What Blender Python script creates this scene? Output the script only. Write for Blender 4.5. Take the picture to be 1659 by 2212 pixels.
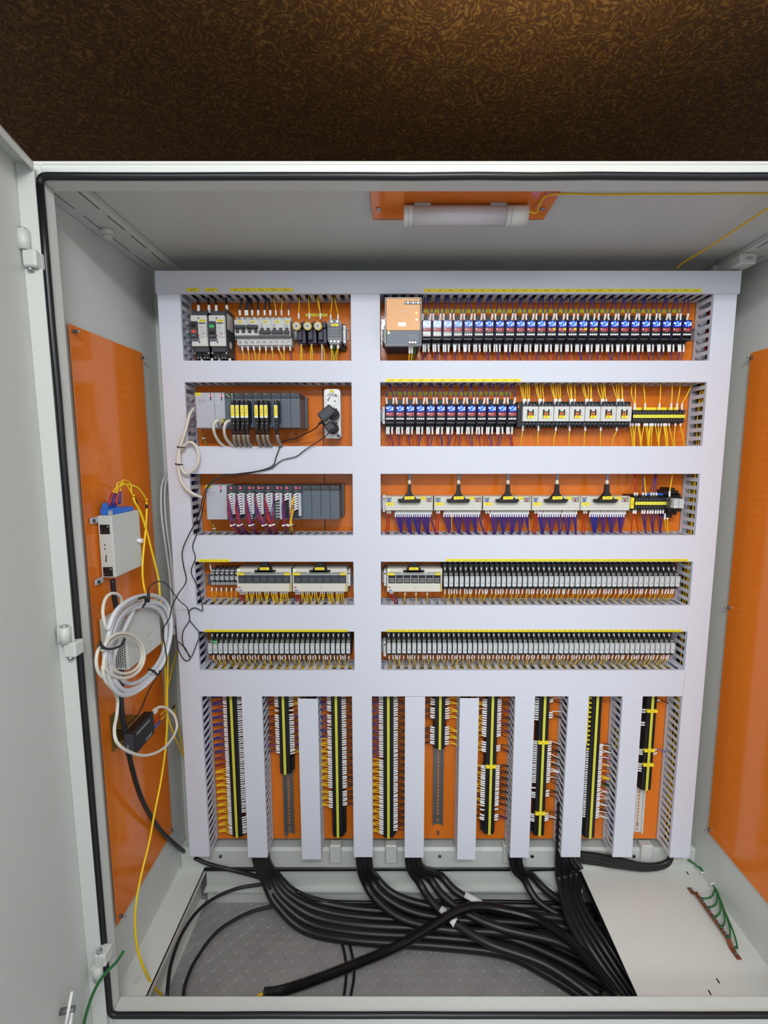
import bpy, math, random
from math import sin, cos, pi, radians
from mathutils import Vector, Matrix
random.seed(7)
for o in list(bpy.data.objects): bpy.data.objects.remove(o)
S = bpy.context.scene
COL = S.collection
# ------------------------------------------------------------------ camera, world, lights, exposure
FPX, CX, CY, PIT, CZ = 1020.0, 850.0, 1106.0, radians(7.0), 1.572
cam = bpy.data.objects.new('camera', bpy.data.cameras.new('camera')); COL.objects.link(cam)
cam.location = (0, 0, CZ); cam.rotation_euler = (pi/2 - PIT, 0, 0)
cam.data.sensor_fit = 'HORIZONTAL'; cam.data.sensor_width = 36.0
cam.data.lens = 36.0*FPX/1659.0; cam.data.shift_x = -(CX-829.5)/1659.0
cam.data.clip_start = 0.02
S.camera = cam
S.view_settings.view_transform = 'Standard'; S.view_settings.look = 'None'
S.view_settings.gamma = 1.0; S.view_settings.use_curve_mapping = False
S.view_settings.exposure = 0.44
W = bpy.data.worlds.new('room_air'); S.world = W; W.use_nodes = True
W.node_tree.nodes['Background'].inputs[0].default_value = (0.93, 0.97, 1.0, 1)
W.node_tree.nodes['Background'].inputs[1].default_value = 0.64
def area(name, loc, rot, sx, sy, power, col=(1, .98, .95)):
    l = bpy.data.lights.new(name, 'AREA'); l.shape = 'RECTANGLE'; l.size = sx; l.size_y = sy
    l.energy = power; l.color = col
    o = bpy.data.objects.new(name, l); COL.objects.link(o); o.location = loc; o.rotation_euler = rot
    return o
area('ceiling_lamp_light', (0.12, -0.62, 2.452), (radians(52), 0, 0), 0.50, 0.12, 14.2, (.96, .98, 1.0))
area('far_fill_light', (-1.5, -2.2, 2.35), (radians(62), 0, radians(-38)), 1.2, 0.6, 26, (.98, .99, 1.0))  # added fill from the left: lifts the right wall, spares the door
area('overhead_fill_light', (0.15, -0.45, 2.56), (0, 0, 0), 2.4, 1.1, 15, (.98, .99, 1.0))  # added soft overhead fill that brightens the cabinet floor, no actual fixture
pl = bpy.data.lights.new('ceiling_fill_spot', 'SPOT'); pl.energy = 85.0; pl.shadow_soft_size = 0.08; pl.color = (1, .93, .82); pl.spot_size = radians(140); pl.spot_blend = 1.0  # added upward spot, no real fixture: gives the ceiling its bright falloff
plo = bpy.data.objects.new('ceiling_fill_spot', pl); COL.objects.link(plo); plo.location = (0.28, 0.66, 2.11); plo.rotation_euler = (radians(180), 0, 0)

# ------------------------------------------------------------------ pixel -> place helpers
_c, _s = cos(PIT), sin(PIT)
def uv(x, y): return (x-CX)/FPX, (CY-y)/FPX
def at(x, y, Y):
    u, v = uv(x, y); a = Y/(_c+v*_s); return Vector((u*a, Y, CZ+a*(v*_c-_s)))
def onx(x, y, X):
    u, v = uv(x, y); a = X/u; return Vector((X, a*(_c+v*_s), CZ+a*(v*_c-_s)))
def onz(x, y, z):
    u, v = uv(x, y); a = (z-CZ)/(v*_c-_s); return Vector((u*a, a*(_c+v*_s), z))
# ------------------------------------------------------------------ materials
def lin(h):
    r = []
    for i in (0, 2, 4):
        c = int(h[i:i+2], 16)/255.0
        r.append(c/12.92 if c <= .04045 else ((c+.055)/1.055)**2.4)
    return (*r, 1.0)
MATS = {}
def mat(name, h, rough=.5, metal=0.0, spec=.5, emit=None, es=0.0, bump=0.0, bscale=300.0, var=0.0, vscale=6.0, coat=0.0, alpha=1.0):
    m = bpy.data.materials.new(name); m.use_nodes = True; nt = m.node_tree
    b = nt.nodes['Principled BSDF']
    b.inputs['Base Color'].default_value = lin(h); b.inputs['Roughness'].default_value = rough
    b.inputs['Metallic'].default_value = metal; b.inputs['Specular IOR Level'].default_value = spec
    if coat: b.inputs['Coat Weight'].default_value = coat; b.inputs['Coat Roughness'].default_value = .04
    if alpha < 1: b.inputs['Alpha'].default_value = alpha
    if emit: b.inputs['Emission Color'].default_value = lin(emit); b.inputs['Emission Strength'].default_value = es
    if bump or var:
        g = nt.nodes.new('ShaderNodeNewGeometry')
    if bump:
        n = nt.nodes.new('ShaderNodeTexNoise'); n.inputs['Scale'].default_value = bscale
        nt.links.new(g.outputs['Position'], n.inputs['Vector'])
        bp = nt.nodes.new('ShaderNodeBump'); bp.inputs['Strength'].default_value = bump; bp.inputs['Distance'].default_value = .001
        nt.links.new(n.outputs[0], bp.inputs['Height']); nt.links.new(bp.outputs[0], b.inputs['Normal'])
    if var:
        n2 = nt.nodes.new('ShaderNodeTexNoise'); n2.inputs['Scale'].default_value = vscale; n2.inputs['Detail'].default_value = 6
        nt.links.new(g.outputs['Position'], n2.inputs['Vector'])
        mx = nt.nodes.new('ShaderNodeMixRGB'); mx.blend_type = 'MULTIPLY'; mx.inputs[0].default_value = var
        mx.inputs[1].default_value = lin(h); nt.links.new(n2.outputs[0], mx.inputs[2]); nt.links.new(mx.outputs[0], b.inputs['Base Color'])
    MATS[name] = m; return m
mat('paint', 'cbcfca', .42, bump=.25, bscale=420)
mat('paint_old', 'dcddd7', .5, bump=.25, bscale=300, var=.10, vscale=9)
mat('duct', 'd4d8e4', .55)
mat('orange', 'e47a24', .12, spec=.4, bump=.12, bscale=160, coat=.05)
mat('rubber', '15161a', .38)
mat('black', '17171a', .45); mat('black_gloss', '131316', .22); mat('navy', '1b1c38', .35)
mat('cable_black', '1d1e21', .42, var=.35, vscale=14)
mat('dgrey', '3c3f45', .5); mat('mgrey', '5d636b', .5); mat('bluegrey', '59646f', .45); mat('greyface', '77797a', .5)
mat('lgrey', 'b3b5b8', .5); mat('pale', 'd4d5d2', .5); mat('ivory', 'd6d4c8', .5); mat('white', 'eeeeee', .45)
mat('relayface', 'c8ccce', .3); mat('plcgrey', 'b7bcc6', .5)
mat('smoke', '4d5148', .2); mat('ink', '222222', .7)
mat('label_yellow', 'f7e22c', .5); mat('tag_yellow', 'e3e04a', .5); mat('fibre', 'f5cf10', .45)
mat('w_yellow', 'f4c61c', .4); mat('w_purple', '33257e', .4); mat('w_blue', '1d2a86', .4); mat('w_red', 'b82418', .4)
mat('w_violet', '6e2a5e', .4); mat('w_brown', '46180f', .45); mat('w_black', '131316', .4); mat('w_green', '1f6b32', .4); mat('w_white', 'e9e6e0', .45)
mat('w_grey', 'cfd2d6', .45); mat('w_beige', 'd9d5c8', .5); mat('w_graycab', '8a857b', .5)
mat('sleeve', 'f2f2f2', .45)
mat('gold', 'd8c060', .35, metal=.5); mat('brass', '8a7a3a', .4, metal=.7)
mat('steel', 'b8bbbd', .28, metal=1.0); mat('steel_dull', '8b8e90', .42, metal=.8); mat('copper', '9a5a40', .42, metal=.6)
mat('c_orange', 'e8ad74', .5); mat('orange_plastic', 'e07a3a', .4); mat('green', '3fb865', .5); mat('red', 'd24f3a', .5)
mat('redlabel', 'a32530', .45); mat('blue', '2f6fd0', .4); mat('bluew', '2a55b8', .4); mat('clear', 'a9aeb0', .2); mat('clear_d', '6b7074', .25)
mat('tube_light', 'c9c6cc', .3)
mat('led_blue', '3b62ff', .3, emit='2a55ff', es=2.6); mat('led_white', 'ffffff', .3, emit='a9c6ff', es=2.4)
mat('led_red', 'ff2a40', .3, emit='ff3348', es=2.2); mat('led_green', '8cff7a', .3, emit='9cff8a', es=1.5); mat('led_amber', 'ffe060', .3, emit='ffe060', es=1.5)
mat('window_blue', '20285e', .2, emit='1c34e8', es=.28)
def mat_wallpaper():
    m = bpy.data.materials.new('wallpaper'); m.use_nodes = True; nt = m.node_tree; b = nt.nodes['Principled BSDF']
    g = nt.nodes.new('ShaderNodeNewGeometry')
    n0 = nt.nodes.new('ShaderNodeTexNoise'); n0.inputs['Scale'].default_value = 9; n0.inputs['Detail'].default_value = 3
    nt.links.new(g.outputs['Position'], n0.inputs['Vector'])
    mul = nt.nodes.new('ShaderNodeMixRGB'); mul.blend_type = 'ADD'; mul.inputs[0].default_value = .22
    nt.links.new(g.outputs['Position'], mul.inputs[1]); nt.links.new(n0.outputs['Color'], mul.inputs[2])
    v = nt.nodes.new('ShaderNodeTexVoronoi'); v.inputs['Scale'].default_value = 9
    nt.links.new(mul.outputs[0], v.inputs['Vector'])
    mm = nt.nodes.new('ShaderNodeMath'); mm.operation = 'MULTIPLY'; mm.inputs[1].default_value = 50
    nt.links.new(v.outputs['Distance'], mm.inputs[0])
    sn = nt.nodes.new('ShaderNodeMath'); sn.operation = 'SINE'; nt.links.new(mm.outputs[0], sn.inputs[0])
    n1 = nt.nodes.new('ShaderNodeTexNoise'); n1.inputs['Scale'].default_value = 42; n1.inputs['Detail'].default_value = 8; n1.inputs['Distortion'].default_value = 2.2
    nt.links.new(g.outputs['Position'], n1.inputs['Vector'])
    ad = nt.nodes.new('ShaderNodeMath'); ad.operation = 'MULTIPLY_ADD'; ad.inputs[1].default_value = .11
    nt.links.new(sn.outputs[0], ad.inputs[0]); nt.links.new(n1.outputs[0], ad.inputs[2])
    r = nt.nodes.new('ShaderNodeValToRGB'); e = r.color_ramp.elements
    e[0].position = .36; e[0].color = lin('38240e'); e[1].position = .72; e[1].color = lin('644820')
    x = e.new(.52); x.color = lin('44290c')
    nt.links.new(ad.outputs[0], r.inputs[0]); nt.links.new(r.outputs[0], b.inputs['Base Color'])
    b.inputs['Roughness'].default_value = .5
    bp = nt.nodes.new('ShaderNodeBump'); bp.inputs['Strength'].default_value = .1; bp.inputs['Distance'].default_value = .001
    nt.links.new(ad.outputs[0], bp.inputs['Height']); nt.links.new(bp.outputs[0], b.inputs['Normal'])
    MATS['wallpaper'] = m
mat_wallpaper()
mat('floor_steel', 'a8a7a6', .5, metal=.1, var=.35, vscale=11, bump=.3, bscale=220)

# ------------------------------------------------------------------ lettering, from the built-in font, one glyph at a time
GLY = {}
def load_glyphs():
    cu = bpy.data.curves.new('glyph', 'FONT'); cu.resolution_u = 1; cu.size = 1.0
    o = bpy.data.objects.new('glyph', cu); COL.objects.link(o)
    dg = bpy.context.evaluated_depsgraph_get()
    for ch in 'ABCDEFGHIKLMNOPRSTUVXYPZabcdefilmnorstuxz0123456789-+|.':
        cu.body = ch; dg.update()
        me = o.evaluated_get(dg).to_mesh()
        vs = [(v.co.x, v.co.y) for v in me.vertices]
        if vs:
            x0 = min(v[0] for v in vs); x1 = max(v[0] for v in vs)
            GLY[ch] = ([(a-(x0+x1)/2, b) for a, b in vs], [tuple(p.vertices) for p in me.polygons], x1-x0)
        o.evaluated_get(dg).to_mesh_clear()
    bpy.data.objects.remove(o)
load_glyphs()

# ------------------------------------------------------------------ mesh building
def spline(P, n=5):
    P = [Vector(p) for p in P]
    if len(P) < 3: return P
    Q = [P[0]*2-P[1]]+P+[P[-1]*2-P[-2]]; out = []
    for i in range(1, len(Q)-2):
        a, b, c, d = Q[i-1:i+3]
        for k in range(n):
            t = k/n
            out.append(.5*((2*b)+(c-a)*t+(2*a-5*b+4*c-d)*t*t+(3*b-a-3*c+d)*t**3))
    out.append(P[-1]); return out
class MB:
    def __init__(s): s.v = []; s.f = []; s.m = []; s.sm = []; s.mats = []; s.xf = None
    def mi(s, m):
        if m not in s.mats: s.mats.append(m)
        return s.mats.index(m)
    def add(s, vs, fs, m, smooth=False):
        k = len(s.v); i = s.mi(m)
        if s.xf is not None: vs = [s.xf @ Vector(v) for v in vs]
        s.v += [tuple(v) for v in vs]
        for f in fs: s.f.append(tuple(k+j for j in f)); s.m.append(i); s.sm.append(smooth)
        return s
    def box(s, x0, x1, y0, y1, z0, z1, m, b=0.0):
        if x1 < x0: x0, x1 = x1, x0
        if y1 < y0: y0, y1 = y1, y0
        if z1 < z0: z0, z1 = z1, z0
        if b <= 0:
            v = [(x0,y0,z0),(x1,y0,z0),(x1,y1,z0),(x0,y1,z0),(x0,y0,z1),(x1,y0,z1),(x1,y1,z1),(x0,y1,z1)]
            return s.add(v, [(0,3,2,1),(4,5,6,7),(0,1,5,4),(1,2,6,5),(2,3,7,6),(3,0,4,7)], m)
        b = min(b, (x1-x0)*.45, (y1-y0)*.45, (z1-z0)*.45)
        X = (x0, x1); Y = (y0, y1); Z = (z0, z1); v = []; idx = {}
        for i in (0, 1):
            for j in (0, 1):
                for k in (0, 1):
                    sx, sy, sz = (b, -b)[i], (b, -b)[j], (b, -b)[k]
                    for a, p in enumerate(((X[i], Y[j]+sy, Z[k]+sz), (X[i]+sx, Y[j], Z[k]+sz), (X[i]+sx, Y[j]+sy, Z[k]))):
                        idx[(i,j,k,a)] = len(v); v.append(p)
        I = lambda *t: idx[t]
        f = [(I(0,0,0,0),I(0,0,1,0),I(0,1,1,0),I(0,1,0,0)),(I(1,0,0,0),I(1,1,0,0),I(1,1,1,0),I(1,0,1,0)),
             (I(0,0,0,1),I(1,0,0,1),I(1,0,1,1),I(0,0,1,1)),(I(0,1,0,1),I(0,1,1,1),I(1,1,1,1),I(1,1,0,1)),
             (I(0,0,0,2),I(0,1,0,2),I(1,1,0,2),I(1,0,0,2)),(I(0,0,1,2),I(1,0,1,2),I(1,1,1,2),I(0,1,1,2))]
        for k in (0, 1):
            for j in (0, 1): f.append((I(0,j,k,1),I(1,j,k,1),I(1,j,k,2),I(0,j,k,2)))
            for i in (0, 1): f.append((I(i,0,k,0),I(i,1,k,0),I(i,1,k,2),I(i,0,k,2)))
        for i in (0, 1):
            for j in (0, 1): f.append((I(i,j,0,0),I(i,j,1,0),I(i,j,1,1),I(i,j,0,1)))
            for j in (0, 1):
                for k in (0, 1): f.append((I(i,j,k,0),I(i,j,k,1),I(i,j,k,2)))
        return s.add(v, f, m)
    def prism(s, pts, y0, y1, m, axis='y'):
        n = len(pts)
        T = {'y': lambda a, b, c: (a, c, b), 'x': lambda a, b, c: (c, a, b), 'z': lambda a, b, c: (a, b, c)}[axis]
        v = [T(a, b, y0) for a, b in pts]+[T(a, b, y1) for a, b in pts]
        return s.add(v, [tuple(range(n)), tuple(range(2*n-1, n-1, -1))]+[(i, (i+1) % n, n+(i+1) % n, n+i) for i in range(n)], m)
    def cyl(s, p, q, r, m, n=14, r2=None, smooth=True):
        return s.tube([p, q], r, m, n, r2=r2, smooth=smooth)
    def tube(s, pts, r, m, n=6, r2=None, smooth=True, radii=None):
        pts = [Vector(p) for p in pts]; N = len(pts)
        if N < 2: return s
        t = (pts[1]-pts[0]).normalized(); up = Vector((0,0,1)) if abs(t.z) < .9 else Vector((0,1,0))
        a = t.cross(up).normalized(); vs = []
        for i, p in enumerate(pts):
            t2 = (pts[min(i+1, N-1)]-pts[max(i-1, 0)])
            if t2.length > 1e-9:
                t2.normalize(); a = a-t2*a.dot(t2)
                a = a.normalized() if a.length > 1e-6 else t2.orthogonal().normalized()
                t = t2
            b = t.cross(a)
            rr = radii[i] if radii else (r+(r2-r)*i/(N-1) if r2 is not None else r)
            for k in range(n):
                w = 2*pi*k/n; vs.append(p+a*(rr*cos(w))+b*(rr*sin(w)))
        fs = [(i*n+k, i*n+(k+1) % n, (i+1)*n+(k+1) % n, (i+1)*n+k) for i in range(N-1) for k in range(n)]
        s.add(vs, fs, m, smooth)
        k0 = len(s.v)-len(vs)
        for cap in (tuple(k0+k for k in range(n-1, -1, -1)), tuple(k0+(N-1)*n+k for k in range(n))):
            s.f.append(cap); s.m.append(s.mi(m)); s.sm.append(False)
        return s
    def ball(s, p, r, m, n=10, sy=1.0):
        p = Vector(p); vs = [p+Vector((0,0,r))]; fs = []
        R = 5
        for i in range(1, R):
            for k in range(n):
                w = 2*pi*k/n; t = pi*i/R; vs.append(p+Vector((r*sin(t)*cos(w), r*sy*sin(t)*sin(w), r*cos(t))))
        vs.append(p-Vector((0,0,r)))
        for k in range(n): fs.append((0, 1+k, 1+(k+1) % n)); fs.append((len(vs)-1, 1+(R-2)*n+(k+1) % n, 1+(R-2)*n+k))
        for i in range(R-2):
            for k in range(n): fs.append((1+i*n+k, 1+(i+1)*n+k, 1+(i+1)*n+(k+1) % n, 1+i*n+(k+1) % n))
        return s.add(vs, fs, m, True)
    def text(s, t, x, z, y, h, m, cell=.62, align='c', vert=False):
        n = len(t); x0 = x-(n-1)*cell*h/2 if align == 'c' else x+cell*h/2
        for i, ch in enumerate(t):
            if ch not in GLY: continue
            g = GLY[ch]
            if vert: s.add([(x-b*h*1.35+h*.45, y, (z-(n-1)*cell*h/2+i*cell*h)+a*h*.95) for a, b in g[0]], g[1], m)
            else: s.add([(x0+i*cell*h+a*h*.95, y, z-h*.48+b*h*1.35) for a, b in g[0]], g[1], m)
        return s
    def obj(s, name, parent=None, org=(0,0,0), **kw):
        me = bpy.data.meshes.new(name); ox, oy, oz = org
        me.from_pydata([(a-ox, b-oy, c-oz) for a, b, c in s.v], [], s.f)
        for m in s.mats: me.materials.append(MATS[m])
        me.polygons.foreach_set('material_index', s.m); me.polygons.foreach_set('use_smooth', s.sm)
        me.update()
        o = bpy.data.objects.new(name, me); COL.objects.link(o)
        if parent is not None: o.parent = parent
        else: o.location = org
        for k, v in kw.items(): o[k] = v
        return o
def thing(name, label, cat, loc=(0,0,0), group=None):
    o = bpy.data.objects.new(name, None); COL.objects.link(o); o.location = loc; o.empty_display_size = .02
    o['label'] = label; o['category'] = cat
    if group: o['group'] = group
    return o
def tag(o, label, cat, group=None, kind=None):
    o['label'] = label; o['category'] = cat
    if group: o['group'] = group
    if kind: o['kind'] = kind
    return o
KIDS = {}
def dup(root, loc, label):
    if root.name not in KIDS: KIDS[root.name] = [(c, list(c.children)) for c in root.children]
    r = root.copy(); COL.objects.link(r); r.location = loc; r['label'] = label
    for c, gs in KIDS[root.name]:
        d = c.copy(); COL.objects.link(d); d.parent = r
        for g in gs:
            e = g.copy(); COL.objects.link(e); e.parent = d
    return r
ONES = 'zeroth first second third fourth fifth sixth seventh eighth ninth tenth eleventh twelfth thirteenth fourteenth fifteenth sixteenth seventeenth eighteenth nineteenth'.split()
TENS = {2: 'twenty', 3: 'thirty', 4: 'forty', 5: 'fifty', 6: 'sixty'}
def ordn(n):
    if n < 20: return ONES[n]
    t, u = divmod(n, 10)
    return (TENS[t][:-1]+'ieth') if u == 0 else TENS[t]+'-'+ONES[u]
def struct(o): o['kind'] = 'structure'; return o
# ================================================================== the room
b = MB(); b.box(-3, 3.4, .2, 2.32, 2.60, 2.64, 'wallpaper'); struct(b.obj('ceiling'))
b = MB(); b.box(-3, 3.4, 2.30, 2.34, 0, 2.62, 'wallpaper'); struct(b.obj('wall_back'))
b = MB(); b.box(-3, 3.4, -3.2, 2.32, -.03, 0.0, 'floor_steel')
LUG = [(-.5,0),(-.3,.5),(0,.62),(.3,.5),(.5,0),(.3,-.5),(0,-.62),(-.3,-.5)]
for i in range(64):                      # raised lozenges of the chequer plate, near the opening
    for j in range(24):
        x = -.76+i*.0265; y = .98+j*.0265
        a = radians(45 if (i+j) % 2 else -45)
        vs = []; L, w = .0135, .0036
        for z, k in ((0, 1.0), (.0016, .62)):
            for px, py in ((-1,0),(-.55,.8),(.55,.8),(1,0),(.55,-.8),(-.55,-.8)):
                X, Y = px*L*k, py*w*k
                vs.append((x+X*cos(a)-Y*sin(a), y+X*sin(a)+Y*cos(a), z))
        b.add(vs, [(6,7,8,9,10,11)]+[(q, (q+1) % 6, 6+(q+1) % 6, 6+q) for q in range(6)], 'floor_steel')
struct(b.obj('floor'))

# ================================================================== the steel cabinet
XL, XR, ZF, ZC, YB, YF, YI = -.741, 1.050, .145, 2.132, 1.535, .990, 1.030
cab = thing('electrical_cabinet', 'tall light grey steel control cabinet standing open, black rubber seal round its mouth', 'cabinet', (.15, 1.3, 0))
CO = (.15, 1.3, 0)
def cpart(mb, name, **kw): return mb.obj(name, cab, CO, **kw)
b = MB(); b.box(XL-.02, XL, YI-.02, YB+.01, .0, 2.146, 'paint'); cpart(b, 'side_wall')
b = MB(); b.box(XR, XR+.02, YI-.02, YB+.01, .0, 2.146, 'paint'); cpart(b, 'side_wall')
b = MB(); b.box(XL, XR, YI-.02, YB+.01, ZC, 2.146, 'paint'); cpart(b, 'top_wall')
b = MB(); b.box(XL, XR, YB-.004, YB+.01, ZF, ZC, 'paint'); cpart(b, 'back_wall')
# ceiling rails with their stamped slots
for x0, x1, nm in ((XL, XL+.095, 'l'), (XR-.095, XR, 'r')):
    b = MB(); b.box(x0, x1, YI, YB-.005, ZC-.016, ZC, 'paint', .002)
    xs = x1-.012 if nm == 'l' else x0+.012
    for k in range(4): b.box(xs-.0012, xs+.0012, YI+.03+k*.1, YI+.10+k*.1, ZC-.0165, ZC-.0155, 'ink')
    xs2 = x0+.028 if nm == 'l' else x1-.028
    for k in range(4): b.box(xs2-.001, xs2+.001, YI+.02+k*.11, YI+.10+k*.11, ZC-.0165, ZC-.0155, 'dgrey')
    cpart(b, 'top_rail')
b = MB(); p = onz(232, 497, ZC-.018)
b.cyl((p.x, p.y, ZC-.016), (p.x, p.y, ZC-.030), .014, 'paint', 16); b.cyl((p.x, p.y, ZC-.030), (p.x, p.y, ZC-.038), .010, 'paint', 16); cpart(b, 'round_plug')
b = MB(); b.box(.945, .99, 1.36, 1.45, ZC-.045, ZC-.016, 'paint', .003); b.box(.93, 1.01, 1.45, 1.47, ZC-.03, ZC-.016, 'lgrey'); b.text('1234', .967, ZC-.03, 1.359, .008, 'ink'); cpart(b, 'door_switch_box')
for px in (806, 1103):
    b = MB(); p = at(px, 580, 1.50); b.box(p.x-.022, p.x+.022, 1.46, 1.53, ZC-.085, ZC-.05, 'paint', .002); cpart(b, 'mounting_bracket')
# front frame ring
def ring(mb, xa, xb, za, zb, w, y0, y1, m, bv=.0):
    mb.box(xa, xa+w[0], y0, y1, za, zb, m, bv); mb.box(xb-w[1], xb, y0, y1, za, zb, m, bv)
    mb.box(xa+w[0], xb-w[1], y0, y1, zb-w[2], zb, m, bv); mb.box(xa+w[0], xb-w[1], y0, y1, za, za+w[3], m, bv)
b = MB(); ring(b, -.762, 1.072, .085, 2.132, (.0755, .0755, .033, .138), YF, YI, 'paint', .004)
cpart(b, 'front_frame')
b = MB()
g = [(-.6855, 2.1055), (1.000, 2.1055), (1.000, .2235), (-.6855, .2235)]
pts = []
for i, (x, z) in enumerate(g):
    px_, pz_ = g[i-1]; nx, nz = g[(i+1) % 4]
    for t in (-1, -.5, 0, .5, 1):
        r = .016; dx0 = (1 if px_ > x else -1 if px_ < x else 0); dz0 = (1 if pz_ > z else -1 if pz_ < z else 0)
        dx1 = (1 if nx > x else -1 if nx < x else 0); dz1 = (1 if nz > z else -1 if nz < z else 0)
        k = (t+1)/2; a_, b_ = (1-k)**2, k**2
        pts.append(Vector((x+r*(a_*dx0+b_*dx1), YF-.004, z+r*(a_*dz0+b_*dz1))))
full = []
for i, p in enumerate(pts):
    full.append(p); q = pts[(i+1) % len(pts)]
    if (p-q).length > .3:
        for k in range(1, 14):
            m_ = p.lerp(q, k/14); full.append(m_+Vector((random.uniform(-.0008,.0008), 0, random.uniform(-.0008,.0008))))
full.append(pts[0])
b.tube(full, .0070, 'rubber', 10); cpart(b, 'rubber_seal')
# floor sheets, sills and plinth
b = MB(); b.box(XL, -.655, YI, 1.515, ZF-.004, ZF, 'paint_old'); b.box(-.657, -.655, YI, 1.50, ZF-.022, ZF, 'paint_old')
b.cyl((-.70, 1.125, ZF), (-.70, 1.125, ZF+.0015), .010, 'paint'); b.cyl((-.70, 1.49, ZF), (-.70, 1.49, ZF+.0015), .010, 'paint'); cpart(b, 'floor_strip')
b = MB()
b.prism([(.648, YI), (XR, YI), (XR, 1.515), (.70, 1.515), (.662, 1.497), (.648, 1.47)], ZF-.003, ZF, 'paint_old', 'z')
for px, py in ((1485, 1886), (1551, 2119), (1533, 2144)):
    q = onz(px, py, ZF); b.box(q.x-.002, q.x+.002, q.y-.006, q.y+.006, ZF, ZF+.0006, 'ink')
b.box(.6485, .6505, 1.24, 1.49, ZF-.03, ZF-.003, 'black')
cpart(b, 'floor_sheet')
b = MB(); b.box(XL, XR, 1.475, 1.531, ZF-.02, ZF+.075, 'paint', .008)
for px in (440, 725, 845, 1098, 1395, 1458):
    q = at(px, 1828, 1.475); b.box(q.x-.020, q.x+.020, 1.462, 1.49, ZF+.03, ZF+.098, 'paint', .003)
for px in (476, 560, 718, 838, 950, 1150, 1370):
    q = at(px, 1829, 1.474); b.cyl((q.x, 1.477, ZF+.05), (q.x, 1.470, ZF+.05), .006, 'steel', 6)
cpart(b, 'rear_beam')
b = MB(); b.box(-.655, .648, 1.487, 1.52, -.0, ZF-.018, 'paint'); b.box(-.66, .66, 1.470, 1.49, .055, .062, 'paint'); cpart(b, 'rear_plinth')
b = MB(); b.box(-.70, -.682, YI, 1.50, 0, ZF-.004, 'paint_old'); b.box(-.684, -.664, YI, 1.49, 0, .010, 'paint'); cpart(b, 'side_plinth')
b = MB(); b.box(1.0, 1.02, YI, 1.50, 0, ZF-.004, 'paint_old'); cpart(b, 'side_plinth')
b = MB(); b.box(-.76, 1.07, 1.0, 1.028, 0, .10, 'paint'); cpart(b, 'front_plinth')
b = MB(); b.tube([(-.655+k*.1, 1.478+random.uniform(-.001,.001), ZF-.002) for k in range(14)], .0085, 'rubber', 8); cpart(b, 'edge_rubber')
# door, hinged on the left, open about 78 degrees
HX, HY = -.685, .974
R12 = Matrix.Translation((HX, HY, 0)) @ Matrix.Rotation(radians(12), 4, 'Z')
b = MB(); b.xf = R12                    # local: -Y runs along the door, -X is its thickness
D = .93; b.box(-.034, -.031, -D, 0, .12, 2.123, 'paint')
b.box(-.031, 0, -.003, 0, .12, 2.123, 'paint', .001); b.box(-.031, 0, -D, -.003, 2.120, 2.123, 'paint'); b.box(-.031, 0, -D, -.003, .12, .123, 'paint')
b.box(-.003, 0, -D, -.003, 2.107, 2.123, 'paint', .001); b.box(-.003, 0, -D, -.016, .12, .136, 'paint')
b.box(-.031, 0, -D, -D+.003, .12, 2.123, 'paint')
door = cpart(b, 'door')
for i, py in enumerate((540, 1389, 2085)):
    q = at((58, 146, 214)[i], py, .960); x, z = q.x, q.z; up = 1 if i < 2 else -1
    b = MB(); b.box(x-.008, x+.018, 0.955, .985, z-.031*up, z+.001*up, 'paint', .003)
    b.cyl((x-.004, .960, z), (x-.004, .960, z+.036*up), .0105, 'paint', 16); b.box(x-.018, x-.004, 0.954, .970, z+.002*up, z+.034*up, 'paint', .002)
    h = cpart(b, 'hinge')
    b2 = MB(); b2.cyl((x-.004, .960, z+.036*up), (x-.004, .960, z+.0385*up), .008, 'steel', 14)
    b2.obj('hinge_pin', h, CO)
    b2 = MB(); b2.cyl((x+.002, .962, z-.037*up), (x+.002, .962, z-.031*up), .0058, 'steel', 12); b2.obj('hinge_screw', h, CO)
b = MB(); b.xf = R12                    # door stay at the foot of the door
q = onx(20, 2172, -.70)
b.tube([(-.010, -.155, .425), (-.006, -.128, .470)], .003, 'white', 6); b.tube([(-.008, -.13, .425), (-.006, -.165, .400)], .003, 'white', 6)
b.tube([(-.008, -.13, .43), (-.008, -.175, .33)], .003, 'white', 6); b.cyl((-.031, -.128, .428), (-.004, -.128, .428), .006, 'steel_dull', 10)
cpart(b, 'door_stay')

# ------------------------------------------------------------------ side plates and main plate (bolted in, liftable)
def bolts(root, org, pts, ax):
    for p in pts:
        p = Vector(p); b = MB(); d = Vector(ax)
        b.cyl(p, p+d*.008, .0048, 'steel_dull', 6, smooth=False); b.cyl(p+d*.008, p+d*.016, .0028, 'steel', 8); b.obj('bolt', root, org)
for sx, nm, lb in ((-1, 'left', 'tall orange plate bolted to the left side wall behind the white boxes and coiled cable'),
                   (1, 'right', 'tall bare orange plate bolted to the right side wall of the cabinet')):
    x = -.733 if sx < 0 else 1.042; org = (x, 1.27, .33)
    r = thing('side_mounting_plate', lb, 'mounting plate', org)
    b = MB(); b.box(x, x-.003*(-sx), 1.11, 1.425, .328, 1.865, 'orange', .0012); b.obj('plate', r, org)
    e = x if sx < 0 else x
    bolts(r, org, [(e+.0*sx, yy, zz) for yy in (1.122, 1.414) for zz in (.345, 1.10, 1.85)], (-sx, 0, 0))
YP, YD = 1.480, 1.395
r = thing('mounting_plate', 'large glossy orange back plate that carries all the ducts and devices', 'mounting plate', (.15, YP, .254))
b = MB(); b.box(-.66, .975, YP, YP+.003, .254, 2.085, 'orange', .001); b.obj('plate', r, (.15, YP, .254))
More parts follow.
